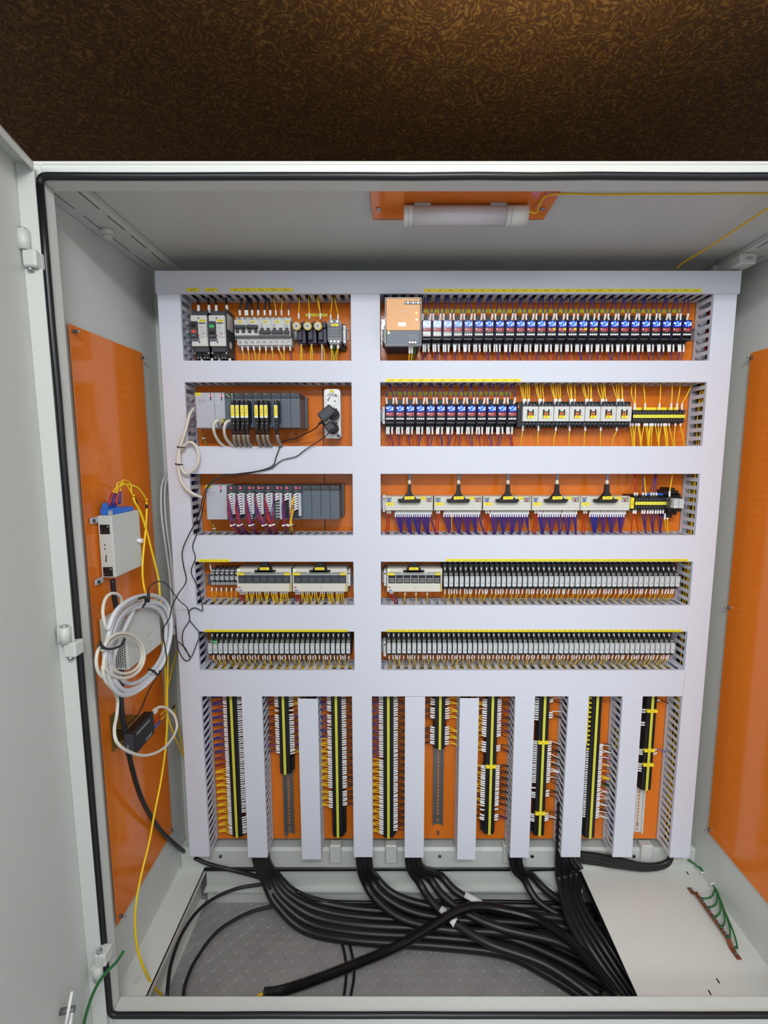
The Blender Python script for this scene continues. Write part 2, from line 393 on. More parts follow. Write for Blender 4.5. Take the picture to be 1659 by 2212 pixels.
b = MB(); s0 = at(697, 880, YP); b.box(s0.x, s0.x+.0025, YP-.0008, YP, 1.10, 2.05, 'w_brown'); b.obj('seam', r, (.15, YP, .254))
bolts(r, (.15, YP, .254), [at(946, 1795, YP), at(704, 930, YP), at(620, 1800, YP)], (0, -1, 0))

# ------------------------------------------------------------------ slotted wiring ducts
def duct(name_label, xa, xb, za, zb, vert, pitch=.025, y0=YD, lips=True, cover=True, cut=None):
    cx_, cz_ = (xa+xb)/2, (za+zb)/2; org = (cx_, YP, za)
    r = thing('wiring_duct', name_label, 'wiring duct', org, None)
    t = .0016; yb = YP-.001; yf = y0+.006; b = MB()
    b.box(xa, xb, yb-t, yb, za, zb, 'duct')
    L0, L1 = (za, zb) if vert else (xa, xb)
    n = int((L1-L0)/pitch); off = (L1-L0-n*pitch)/2
    for side in (0, 1):
        def put(l0, l1, a0, a1):
            if vert:
                x0 = xa if side == 0 else xb-t; b.box(x0, x0+t, a0, a1, l0, l1, 'duct')
            else:
                z0 = za if side == 0 else zb-t; b.box(l0, l1, a0, a1, z0, z0+t, 'duct')
        put(L0, L1, yf, yf+.007); put(L0, L1, yb-.013, yb)
        for k in range(n+1):
            c = L0+off+k*pitch; w = pitch*.235
            put(max(L0, c-w), min(L1, c+w), yf+.007, yb-.013)
    b.obj('duct_body', r, org)
    if cover:
        b = MB(); b.box(xa-.001, xb+.001, y0, y0+.0025, za-(0 if vert else .001), zb+(0 if vert else .001), 'duct', .0008)
        if vert:
            b.box(xa-.001, xa+.0008, y0+.002, y0+.011, za, zb, 'duct'); b.box(xb-.0008, xb+.001, y0+.002, y0+.011, za, zb, 'duct')
        else:
            b.box(xa, xb, y0+.002, y0+.011, za-.001, za+.0008, 'duct'); b.box(xa, xb, y0+.002, y0+.011, zb-.0008, zb+.001, 'duct')
        b.obj('duct_cover', r, org)
    return r
def zd(py): return at(850, py, YD).z
ZT1, ZT0 = zd(586), zd(634)
duct('long horizontal duct topmost in the cabinet, shaded, with yellow labels along its lower edge', -.668, .974, ZT0, ZT1, False, y0=YD-.002)
ZB1, ZB0 = zd(1449), zd(1504)
duct('long horizontal duct above the nine terminal strips, spanning both halves', -.602, .905, ZB0, ZB1, False)
duct('tall vertical duct along the left edge with cables looped before it', -.665, -.603, zd(1851), ZT0-.001, True, .0245)
duct('tall vertical duct along the right edge of the orange plate', .905, .968, zd(1853), ZT0-.001, True, .0245)
duct('vertical duct dividing the left and right halves', -.120, -.039, ZB1+.001, ZT0-.001, True)
ROWS = [(779.5, 825, 'under the row with the orange power supply', 'under the row with the moulded case breakers'), (964.5, 1023, 'under the seven contactors', 'crossed by thin black adapter leads'),
        (1157, 1213, 'under the five ribbon cable interfaces', 'under the second controller rack'), (1308.5, 1364, 'between the two right relay rows', 'under the row of grey fuse terminals')]
for a_, b_, lr, ll in ROWS:
    duct('horizontal duct in the left half, '+ll, -.602, -.121, zd(b_), zd(a_), False)
    duct('horizontal duct in the right half, '+lr, -.038, .904, zd(b_), zd(a_), False)
BD = [(-.475, -.413, 1853, 'between the first and second terminal strips', 0), (-.299, -.238, 1857, 'between the second and third terminal strips', .008),
      (-.129, -.069, 1852, 'between the third and fourth terminal strips', 0), (.037, .098, 1853, 'between the fourth and fifth terminal strips', .001),
      (.209, .267, 1857, 'between the fifth and sixth terminal strips', .006), (.382, .442, 1853, 'between the sixth and seventh terminal strips', 0),
      (.549, .610, 1852, 'between the seventh and eighth terminal strips', 0), (.718, .779, 1852, 'between the eighth and ninth terminal strips', 0)]
for xa, xb, py, l, gap in BD:
    duct('short vertical duct '+l, xa, xb, zd(py), ZB0-.001-gap, True, .0240)
# yellow label tapes stuck on the duct covers
def tape(px0, px1, py, texts, label, h=.0085, Y=None, mat_='label_yellow', sep=True):
    y = YD-.0004 if Y is None else Y
    a = at(px0, py, y); c = at(px1, py, y)
    b = MB(); b.box(a.x, c.x, y-.0005, y, a.z-h/2, a.z+h/2, mat_)
    n = len(texts); w = (c.x-a.x)/n
    for i, t in enumerate(texts):
        hh = min(.0046, w/(max(len(t), 3)*.72)); b.text(t, a.x+w*(i+.5), a.z, y-.0008, hh, 'ink')
        if sep and i: b.box(a.x+w*i-.0002, a.x+w*i+.0002, y-.0007, y, a.z-h*.3, a.z+h*.3, 'ink')
    o = b.obj('label_tape', None, (a.x, y, a.z)); return tag(o, label, 'label')
tape(403, 431, 626, ['AC220V'], 'small yellow tape on the top duct above the red-windowed breaker', Y=YD-.0026)
tape(442, 470, 626, ['AC220V'], 'small yellow tape on the top duct above the green-windowed breaker', Y=YD-.0026)
tape(497, 633, 626, ['UPS 1', 'UPS 2', 'UPS.2', 'NOISE', 'NOISE.'], 'yellow tape with five names above the miniature breakers', Y=YD-.0026)
tape(916, 1516, 627.5, ['ACT%d' % k for k in range(2, 28)], 'long yellow tape on the top duct above the upper protector row', Y=YD-.0026)
tape(833, 1125, 821.5, ['ACT%d' % k for k in range(28, 41)], 'yellow tape above the lower row of blue-lit protectors')
tape(428, 496, 1211, ['F3', 'F4', 'F5', 'F6', 'F7', 'F8'], 'short yellow tape above the grey fuse terminals')
tape(963, 1486, 1210, ['RY%d' % k for k in range(1, 46)], 'long thin yellow tape above the upper right relay row', h=.0075)
tape(441, 752, 1363-.5, ['LS%d' % k for k in range(1, 29)], 'thin yellow tape above the lower left relay row', h=.0075)
tape(835, 1472, 1362.5, ['YR%d' % k for k in range(46, 103)], 'long thin yellow tape above the lower right relay row', h=.0075)
a1 = at(912, 671, YP); a2 = at(1471, 671, YP)
tape(914, 1471, 672, ['ACT%d' % k for k in range(2, 28)], 'long yellow tape on the orange plate behind the upper protectors', Y=YP-.001, h=.010)
tape(836, 1104, 850, ['ACT%d' % k for k in range(28, 41)], 'yellow tape on the orange plate in shade behind the lower protectors', Y=YP-.001, h=.010)
tape(660, 707, 680.5, ['F1', 'F2', 'F9'], 'short yellow tape on the orange plate above the fuse holders', Y=YP-.001, h=.009)

# bundles lying inside the ducts, seen through the slots
def bundle(label, x0, x1, z0, z1, vert, cols, n, y0=YD+.022, y1=YP-.02):
    b = MB()
    for k in range(n):
        m = random.choice(cols)
        if vert:
            x = random.uniform(x0, x1); y = random.uniform(y0, y1); P = []
            for i in range(12): P.append((min(max(x+random.uniform(-.006,.006), x0), x1), min(max(y+random.uniform(-.006,.006), y0), y1), z0+(z1-z0)*i/11))
        else:
            z = random.uniform(z0, z1); y = random.uniform(y0, y1); P = []
            for i in range(20): P.append((x0+(x1-x0)*i/19, min(max(y+random.uniform(-.006,.006), y0), y1), min(max(z+random.uniform(-.006,.006), z0), z1)))
        b.tube(spline(P, 2), random.choice((.0018, .0023, .0029)), m, 5)
    o = b.obj('wire_bundle', None, ((x0+x1)/2, y0, z0)); tag(o, label, 'wires', None, 'stuff')
bundle('dense blue and black wires inside the left edge duct, seen through its slots', -.657, -.611, zd(1845), zd(1020), True, ['w_blue', 'w_blue', 'w_purple', 'w_black'], 70)
bundle('black wires inside the top of the left edge duct', -.65, -.62, zd(1010), zd(650), True, ['w_black', 'w_black', 'w_purple', 'w_grey'], 26)
bundle('yellow and black wires inside the right edge duct', .913, .960, zd(1845), zd(800), True, ['w_yellow', 'w_black', 'w_black', 'w_black'], 44, YD+.03)
bundle('black and red wires inside the top of the right edge duct', .92, .95, zd(790), zd(650), True, ['w_black', 'w_black', 'w_red'], 16)
bundle('blue and black wires inside the top duct', -.6, .93, ZT0+.006, ZT1-.008, False, ['w_blue', 'w_black', 'w_black', 'w_black'], 80)
for a_, b_, cols, n, lab in ((779.5, 825, ['w_yellow', 'w_black', 'w_black', 'w_brown'], 44, 'first'), (964.5, 1023, ['w_purple', 'w_red', 'w_blue', 'w_black'], 24, 'second'),
                        (1157, 1213, ['w_purple', 'w_blue', 'w_red'], 16, 'third'), (1308.5, 1364, ['w_yellow', 'w_yellow', 'w_black', 'w_brown'], 22, 'fourth'), (1449, 1504, ['w_yellow', 'w_yellow', 'w_yellow', 'w_black'], 24, 'lowest')):
    bundle('mixed wires inside the %s horizontal duct down, left half' % lab, -.597, -.13, zd(b_)+.006, zd(a_)-.012, False, cols, n)
    bundle('mixed wires inside the %s horizontal duct down, right half' % lab, -.03, .895, zd(b_)+.006, zd(a_)-.012, False, cols, n)
for i, (xa, xb, py, l, gap) in enumerate(BD):
    bundle('wires inside the vertical duct '+l, xa+.008, xb-.008, zd(py)+.02, ZB0-.02, True, [['w_black', 'w_brown'], ['w_purple', 'w_yellow'], ['w_brown', 'w_black'], ['w_brown', 'w_black'], ['w_yellow', 'w_black'], ['w_black', 'w_black', 'w_brown', 'w_yellow'], ['w_black'], ['w_yellow', 'w_black', 'w_black', 'w_blue']][i], 44)
# ================================================================== rails
def rail_h(px0, px1, py, label, holes=False, Y=None):
    a = at(px0, py, YP-.008); c = at(px1, py, YP-.008); z = a.z
    b = MB(); b.box(a.x, c.x, YP-.008, YP-.007, z-.0175, z-.0125, 'steel_dull'); b.box(a.x, c.x, YP-.008, YP-.007, z+.0125, z+.0175, 'steel_dull')
    b.box(a.x, c.x, YP-.007, YP, z-.0132, z-.0122, 'steel_dull'); b.box(a.x, c.x, YP-.007, YP, z+.0122, z+.0132, 'steel_dull'); b.box(a.x, c.x, YP-.0015, YP-.0005, z-.0125, z+.0125, 'steel_dull')
    return tag(b.obj('din_rail', None, (a.x, YP, z)), label, 'rail')
rail_h(413, 752, 722, 'steel mounting rail behind the moulded case breakers and fuse holders')
rail_h(829, 1500, 722, 'steel mounting rail behind the orange power supply and upper protectors')
rail_h(826, 1481, 898, 'steel mounting rail behind the contactors and lower protectors')
rail_h(826, 1482, 1092, 'steel mounting rail behind the five ribbon cable interfaces')
rail_h(446, 763, 1252, 'steel mounting rail behind the grey fuse terminals')
rail_h(829, 1472, 1252, 'steel mounting rail behind the upper right relay row')
rail_h(448, 757, 1402, 'steel mounting rail behind the lower left relay row')
rail_h(829, 1462, 1402, 'steel mounting rail behind the lower right relay row')
def endstop(px, py, side, label, Y=1.425, h=.050):
    p = at(px, py, Y); b = MB(); z = p.z; x = p.x
    b.box(x-.004, x+.004, Y, YP-.008, z-h/2, z+h/2, 'white', .001); b.box(x-.003, x+.003, Y-.004, Y, z-h*.3, z+h*.1, 'white', .001)
    b.cyl((x, Y-.0015, z+h*.3), (x, Y+.001, z+h*.3), .003, 'steel_dull', 8); b.box(x-.009, x-.004, Y+.012, YP-.008, z-h*.35, z+h*.35, 'lgrey', .001)
    tag(b.obj('end_clamp', None, (x, Y, z)), label, 'clamp')
endstop(744, 722, 1, 'white end clamp right of the grey filter block'); endstop(832, 722, -1, 'white end clamp left of the orange power supply')
endstop(829, 897, -1, 'white end clamp left of the lower protectors'); endstop(829.5, 1088, -1, 'chrome-white end clamp left of the ribbon cable interfaces')
endstop(754, 1249, 1, 'end clamp right of the upper left relay boards'); endstop(832, 1249, -1, 'end clamp left of the relay board in the right half'); endstop(831, 1402, -1, 'end clamp left of the lower right relay row')

# ================================================================== wires (individual)
NW = [0]
STUFF = MB()
def wire_mesh(b, P, m, r, n=5): b.tube(spline(P, 4), r, m, n)
def split_sleeve(P, L):
    P = spline(P, 5); d = 0; out = [P[0]]
    for i in range(1, len(P)):
        s_ = (P[i]-P[i-1]).length
        if d+s_ >= L: out.append(P[i-1].lerp(P[i], (L-d)/s_)); break
        out.append(P[i]); d += s_
    return out, P
def wire(P, m, label, r=.00155, L=.021, rs=.0026, group=None, stuff=False, sm='sleeve'):
    P = [Vector(p) for p in P]; sl, full = split_sleeve(P, L)
    if stuff:
        STUFF.tube(full, r, m, 5); STUFF.tube(sl, rs, sm, 6); return
    org = P[0]; b = MB(); b.tube(full, r, m, 5)
    o = b.obj('wire', None, org); tag(o, label, 'wire', group)
    b = MB(); b.tube(sl, rs, sm, 7); b.obj('sleeve', o, org); NW[0] += 1
    return o
def slot_y(): return random.uniform(YD+.035, YP-.028)

# ================================================================== row 1 left: moulded case breakers
def breaker(cx, label, on):
    Y = 1.392; a = at(cx-19, 680, Y); c = at(cx+19, 747, Y); x0, x1, z1, z0 = a.x, c.x, a.z, c.z; W_ = x1-x0
    top = at(cx, 664, Y).z; bot = at(cx, 773, Y).z; org = ((x0+x1)/2, YP, bot)
    r = thing('circuit_breaker', label, 'circuit breaker', org)
    b = MB(); b.box(x0+.001, x1-.001, Y+.012, YP-.008, bot+.018, top-.006, 'dgrey', .002)
    for k in range(3):
        xx = x0+.003+k*(W_-.006)/2; b.box(xx-.002, xx+.002, Y+.02, YP-.012, bot, top, 'dgrey', .001)
    b.box(x0+.001, x1-.001, Y+.02, YP-.01, bot+.006, bot+.02, 'black'); b.obj('case', r, org)
    b = MB(); b.box(x0, x1, Y+.003, Y+.013, z0, z1, 'pale', .0015)
    for zz in (z1-.008, z0+.010): b.cyl((x0+W_*.5, Y+.0025, zz), (x0+W_*.5, Y+.006, zz), .0022, 'black', 10)
    b.box(x0+W_*.46, x1-.0015, Y, Y+.004, z0+.024, z1-.012, 'pale', .001)
    b.box(x0+W_*.52, x1-.004, Y-.0004, Y, z1-.0245, z1-.021, 'dgrey'); 
    for k in range(7): b.box(x0+W_*.53, x1-.008, Y-.0003, Y, z1-.030-k*.0045, z1-.0306-k*.0045, 'mgrey')
    b.text('CE', x0+W_*.8, z0+.034, Y-.0004, .006, 'ink'); b.box(x0+W_*.44, x0+W_*.52, Y-.0006, Y, z0+.026, z0+.031, 'redlabel')
    b.obj('front_cover', r, org)
    b = MB(); b.box(x0-.0008, x0+W_*.44, Y-.004, Y+.004, z0+.022, z1-.018, 'dgrey', .001); b.box(x0, x0+W_*.5, Y+.001, Y+.004, z0+.013, z0+.022, 'mgrey')
    zc = z1-.032 if on == 'green' else z1-.046
    b.box(x0+.004, x0+W_*.38, Y-.0048, Y-.004, zc-.004, zc+.004, 'green' if on == 'green' else 'red'); b.text('30A', x0+W_*.22, z0+.028, Y-.0045, .0045, 'lgrey'); b.obj('switch_surround', r, org)
    b = MB(); zt = (z1-.050) if on == 'green' else (z1-.030); b.box(x0+.005, x0+W_*.38, Y-.012, Y-.003, zt-.003, zt+.005, 'black', .001); b.obj('toggle', r, org)
    b = MB(); b.box(x0+W_*.55, x1-.003, Y-.0008, Y, z1-.019, z1-.013, 'label_yellow'); b.text('MCCB1' if on == 'red' else 'MCCB2', x0+W_*.77, z1-.016, Y-.001, .004, 'ink'); b.obj('name_label', r, org)
    for k, fx in enumerate((.06, .94)):
        b = MB(); xx = x0+W_*fx; b.cyl((xx, Y+.014, bot+.016), (xx, Y+.02, bot+.016), .003, 'steel', 8)
        for d in (-.004, .004): b.ball((x0+W_*(.28+.44*k)+d, Y+.022, bot+.004), .0035, 'steel', 8)
        b.obj('terminal_screw', r, org)
    return x0, x1, top, bot
for cx, on, lb in ((429, 'red', 'two-pole moulded case breaker with red window, toggle down, beside the left duct'), (468, 'green', 'two-pole moulded case breaker with green window beside the miniature breakers')):
    x0, x1, zt, zb = breaker(cx, lb, on)
    for k, fx in enumerate((.30, .96)):
        xx = x0+(x1-x0)*fx
        wire([(xx, 1.42, zt-.008), (xx-.001, 1.425, zt+.012), (xx-.004, 1.43, zt+.035), (xx-.006, 1.43, zt+.055)], 'w_black', 'black supply wire into top of the %s-windowed breaker, %s one' % (on, ('left', 'right')[k]), .0032, .024, .0042)
        wire([(xx+.003, 1.42, zb+.004), (xx+.004, 1.42, zb-.02), (xx+.004, 1.425, zb-.04)], 'w_black', 'black wire below the %s-windowed breaker, %s one' % (on, ('left', 'right')[k]), .0028, .03, .004)
b = MB(); q = at(489, 668, 1.41); q2 = at(489, 770, 1.41); b.box(q.x, q.x+.0015, 1.40, YP-.01, q2.z, q.z, 'dgrey'); b.box(q.x+.0014, q.x+.0019, 1.408, 1.455, q.z-.055, q.z-.012, 'pale'); b.cyl((q.x+.0014, 1.43, q2.z+.035), (q.x+.002, 1.43, q2.z+.035), .010, 'pale', 16)
tag(b.obj('insulating_barrier', None, (q.x, 1.41, q2.z)), 'dark side barrier with pale rating sticker right of the green-windowed breaker', 'barrier')

# ------------------------------------------------------------------ miniature breakers
def mini(ix, n, label, down):
    Y = 1.412; p0 = 505.5+13.42*ix; x0 = at(p0, 700, Y).x+.0002; x1 = at(p0+13.42*n, 700, Y).x-.0002
    zt = at(p0, 680, Y).z; zb = at(p0, 747, Y+.01).z; org = ((x0+x1)/2, YP, zb); r = thing('miniature_breaker', label, 'circuit breaker', org)
    zt1 = at(p0, 690, Y).z; zb1 = at(p0, 724, Y).z; w = (x1-x0)/n
    b = MB(); b.box(x0+.001, x1-.0005, Y+.026, YP-.008, zb+.001, zt, 'lgrey', .001); b.box(x0, x1, Y+.020, YP-.02, zb+.004, zt-.001, 'pale', .001); b.box(x0-.0002, x1, Y+.002, Y+.03, zb1, zt1, 'pale', .001)
    b.box(x0, x1, Y+.004, Y+.021, zb1-.003, zb1, 'greyface')
    for k in range(n):
        xx = x0+w*(k+.5)
        for zz in (zt-.006, zb+.011): b.cyl((xx, Y+.0196, zz), (xx, Y+.024, zz), .0042, 'black', 12); b.cyl((xx, Y+.0190, zz-.0008), (xx, Y+.024, zz-.0008), .0030, 'steel', 10)
    for k in range(3): b.box(x0+w*.3, x0+w*.36, Y+.0014, Y+.002, zt1-.014-k*.004, zt1-.011-k*.004, 'ink')
    b.box(x0+w*.5, x0+w*.54, Y+.0014, Y+.002, zt1-.022, zt1-.012, 'ink'); b.text('C', x0+w*.35, zt1-.006, Y+.0014, .004, 'red')
    b.obj('case', r, org)
    b = MB(); zm = (zt1+zb1)/2-.006
    for k in range(n): b.box(x0+w*(k+.5)-.0042, x0+w*(k+.5)+.0042, Y-.004 if not down else Y-.004, Y+.002, zm-.009, zm+.004, 'dgrey', .0008)
    zc = zm-.009 if down else zm+.006; b.box(x0+.0012, x1-.0012, Y-.010, Y-.002, zc-.0045, zc+.0045, 'dgrey', .001); b.obj('toggle', r, org)
    b = MB(); xl = x0+w*(.9 if n > 1 else .5); b.box(xl-.005, xl+.0075, Y+.0008, Y+.002, zt1-.0085, zt1-.0035, 'label_yellow'); b.text(('NFB%d' % (ix//2+1)), xl+.001, zt1-.006, Y+.0005, .0032, 'ink'); b.obj('name_label', r, org)
for ix, n, dn, lb in ((0, 2, 0, 'two-pole miniature breaker, handle up, leftmost of its block'), (2, 2, 0, 'two-pole miniature breaker, handle up, second in its block'), (4, 2, 1, 'two-pole miniature breaker, handle down, third in its block'),
                      (6, 2, 1, 'two-pole miniature breaker, handle down, fourth in its block'), (8, 1, 1, 'single-pole miniature breaker at the right end of its block')):
    mini(ix, n, lb, dn)
tops = [(518.5, 0, 'w_black', 524), (531, 4, 'w_black', 537), (534.5, 0, 'w_black', 541), (545, -3, 'w_black', 541), (558, 0, 'w_black', 557), (572, 0, 'w_black', 575), (584, 0, 'w_black', 579), (596, 0, 'w_yellow', 591), (608.5, 0, 'w_yellow', 610), (624, 0, 'w_violet', 629)]
for i, (x, d, m, x2) in enumerate(tops):
    bl = m == 'w_black'; wire([at(x, 682, 1.437), at(x-.5, 668, 1.435), at((x+x2)/2, 655, 1.435), at(x2, 636, 1.437)], m, '%s wire into the top of the miniature breaker block, %s from the left' % (m[2:], ordn(i+1)), .0030 if bl else .0016, .015, .0036 if bl else .0026)
bots = [(523, 526), (535.5, 538), (548, 553), (560.5, 558), (574, 573), (587, 590), (602, 613), (613, 613), (626.5, 630)]
for i, (x, x2) in enumerate(bots):
    m = 'w_violet' if i == 8 else 'w_yellow'
    wire([at(x, 747, 1.44), at(x+.5, 755, 1.44), at((x+x2)/2+1, 768, 1.44), at(x2, 786, 1.445)], m, '%s wire below the miniature breaker block, %s from the left' % (m[2:], ordn(i+1)), .0016, .014, .0026)

# ------------------------------------------------------------------ fuse holders
FX = [642, 665.5, 688]
for i, x in enumerate(FX):
    Y = 1.395; p = at(x, 701.5, Y); q = at(x+6, 728, Y); org = (p.x+.004, YP, q.z-.012)
    r = thing('fuse_holder', ('dark blue fuse holder with gold ring, beside the miniature breakers', 'dark blue fuse holder with gold ring, middle of three', 'dark blue fuse holder with gold ring, beside the grey filter block')[i], 'fuse holder', org)
    b = MB(); b.box(p.x-.006, p.x+.020, Y+.024, YP-.008, q.z-.012, p.z+.012, 'navy', .0015); b.box(p.x-.004, p.x+.011, Y+.012, Y+.03, q.z-.006, p.z+.008, 'navy', .002); b.box(p.x+.011, p.x+.019, Y+.016, Y+.03, p.z-.004, p.z+.014, 'navy', .001); b.obj('case', r, org)
    b = MB(); n = Vector((-.12, -1, -.12)).normalized(); c = Vector((p.x, Y+.012, p.z-.002)); b.cyl(c, c+n*.014, .0115, 'gold', 20); b.obj('gold_ring', r, org)
    b = MB(); b.cyl(c+n*.0142, c+n*.0146, .0086, 'pale', 16); b.cyl(c+n*.0146, c+n*.0165, .0030, 'steel_dull', 10); b.obj('fuse_cap', r, org)
    tx = (645.5, 668.5, 692)[i]; t2 = ((647,), (666,), (684, 687))[i]
    for k, e in enumerate(t2): wire([at(tx, 690, 1.43), at(tx-.3, 676, 1.43), at((tx+e)/2, 660, 1.433), at(e, 638, 1.437)], 'w_yellow', 'yellow wire into the top of the %s fuse holder, %s' % (ordn(i+1), ('main one', 'second strand')[k]), .0018, .017, .0028)
    bx = (650, 672.5, 695)[i]
    for k, e in enumerate(((649, 652), (670.5, 674), (695, 700))[i]): wire([at(bx+k*.8, 731, 1.425), at(bx+k, 745, 1.43), at(e+.5, 760, 1.435), at(e, 786, 1.44)], 'w_yellow' if (i, k) != (2, 0) else 'w_white', '%s wire below the %s fuse holder, %s strand' % ('white' if (i, k) == (2, 0) else 'yellow', ordn(i+1), ('left', 'right')[k]), .0017, .018, .0026)
# ------------------------------------------------------------------ filter block
Y = 1.405; p0 = at(707, 690, Y); p1 = at(738, 744, Y); org = ((p0.x+p1.x)/2, YP, p1.z)
r = thing('noise_filter', 'small grey clear-ended filter block right of the fuse holders', 'filter', org)
b = MB(); m_ = .006; b.prism([(p0.x, p1.z+m_*2), (p0.x+m_, p1.z), (p1.x-m_, p1.z), (p1.x, p1.z+m_*2), (p1.x, p0.z-m_*2), (p1.x-m_, p0.z), (p0.x+m_, p0.z), (p0.x, p0.z-m_*2)], Y, YP-.012, 'clear_d'); b.box(p0.x-.003, p1.x+.006, YP-.016, YP-.003, p1.z-.004, p0.z+.002, 'black', .001); b.obj('case', r, org)
b = MB(); b.box(p0.x+.0015, p1.x-.0015, Y-.0008, Y, p1.z+.018, p0.z-.016, 'mgrey')
for k in range(6): b.box(p0.x+.005, p1.x-.006-(k % 3)*.003, Y-.0011, Y-.0008, p0.z-.026-k*.006, p0.z-.0268-k*.006, 'lgrey')
b.obj('rating_plate', r, org)
b = MB(); b.box(p0.x+.011, p1.x-.009, Y-.0014, Y-.0008, p0.z-.019, p0.z-.012, 'label_yellow'); b.text('NF1', (p0.x+p1.x)/2+.001, p0.z-.0155, Y-.0016, .004, 'ink'); b.obj('name_label', r, org)
for k, (fx, zz) in enumerate(((.3, p0.z-.006), (.72, p0.z-.006), (.25, p1.z+.008), (.5, p1.z+.008), (.75, p1.z+.008))):
    b = MB(); xx = p0.x+(p1.x-p0.x)*fx; b.cyl((xx, Y-.002, zz), (xx, Y+.002, zz), .003, 'steel', 8); b.obj('terminal_screw', r, org)
for i, (x, e, m) in enumerate(((714.5, 718, 'w_yellow'), (730, 722, 'w_yellow'))): wire([at(x, 692, 1.41), at(x, 678, 1.415), at((x+e)/2, 660, 1.425), at(e, 638, 1.43)], m, 'yellow wire into the top of the grey filter block, %s one' % ('left', 'right')[i], .0016, .016, .0026)
for i, (x, e, m) in enumerate(((715, 717, 'w_yellow'), (717, 722, 'w_yellow'), (729, 721, 'w_yellow'), (731, 726, 'w_yellow'), (722.5, 723, 'w_green'))):
    wire([at(x, 740, 1.41), at(x, 752, 1.415), at((x+e)/2, 765, 1.425), at(e, 786, 1.43)], m, '%s wire below the grey filter block, %s from the left' % (m[2:], ordn(i+1)), .0016, .016 if i < 4 else .001, .0026)

# ================================================================== power supply
Y = 1.352; p0 = at(831.5, 642, Y); p1 = at(910, 745.5, Y); org = ((p0.x+p1.x)/2, YP, p1.z)
r = thing('power_supply', 'large power supply with pale orange upper face and grey sloping lower face', 'power supply', org)
b = MB(); b.box(p0.x+.003, p1.x-.003, Y+.006, YP-.008, p1.z+.001, p0.z, 'dgrey', .001); 
for k in range(16): b.box(p0.x+.006+k*.0062, p0.x+.0085+k*.0062, Y+.02, Y+.09, p1.z, p1.z+.0012, 'black')
b.obj('case', r, org)
zm = at(870, 713, Y).z
b = MB(); ring(b, p0.x, p1.x, p1.z, p0.z, (.0022, .0022, .002, .0015), Y, Y+.02, 'lgrey', .0005); b.obj('front_rim', r, org)
b = MB(); b.box(p0.x+.0035, p1.x-.0035, Y+.002, Y+.008, zm, p0.z-.002, 'c_orange', .0008)
b.box(p0.x+.036, p0.x+.058, Y+.0012, Y+.002, zm+.010, zm+.021, 'white', .0003); b.text('SITRA-POWER 24', p0.x+.053, p0.z-.036, Y+.0018, .0042, 'pale'); b.text('OUTPUT 24V', p0.x+.070, p0.z-.026, Y+.0018, .003, 'pale')
b.obj('orange_face', r, org)
b = MB(); b.box(p0.x+.0035, p1.x-.0035, Y+.003, Y+.008, p1.z+.0015, zm, 'bluegrey', .0008); b.prism([(p0.x+.006, zm-.009), (p0.x+.0145, zm-.009), (p0.x+.010, zm-.001)], Y+.0024, Y+.003, 'gold')
b.text('AC INPUT', p0.x+.076, p1.z+.026, Y+.0026, .0035, 'lgrey'); b.text('100-240V', p0.x+.076, p1.z+.020, Y+.0026, .0032, 'lgrey'); b.obj('grey_face', r, org)
b = MB(); b.box(p0.x+.053, p0.x+.101, Y+.0008, Y+.003, p0.z-.018, p0.z-.010, 'black')
for k in range(7): b.cyl((p0.x+.056+k*.007, Y, p0.z-.014), (p0.x+.056+k*.007, Y+.002, p0.z-.014), (.0022, .0033)[k % 2], 'white', 8)
b.obj('output_terminals', r, org)
b = MB(); b.box(p0.x+.064, p0.x+.088, Y+.0014, Y+.003, p1.z+.003, p1.z+.012, 'black')
for k in range(3): b.cyl((p0.x+.0685+k*.0078, Y, p1.z+.0075), (p0.x+.0685+k*.0078, Y+.002, p1.z+.0075), .0033, 'white', 10)
b.obj('input_terminals', r, org)
b = MB(); b.cyl((p1.x-.014, Y, p0.z-.041), (p1.x-.014, Y+.003, p0.z-.041), .002, 'led_amber', 8); b.obj('indicator', r, org)
b = MB(); b.cyl((p1.x-.0135, Y, p0.z-.059), (p1.x-.0135, Y+.003, p0.z-.059), .003, 'steel', 10); b.obj('adjuster', r, org)
for i, (x, m) in enumerate(((884.5, 'w_yellow'), (890, 'w_yellow'), (896, 'w_green'))):
    wire([at(x, 747, 1.372), at(x, 762, 1.385), at(x-1-(i == 2)*4, 775, 1.40), at(x-1-(i == 2)*5, 790, 1.42)], m, '%s wire below the orange power supply, %s from the left' % (m[2:], ordn(i+1)), .002, .022 if i < 2 else .001, .0032)

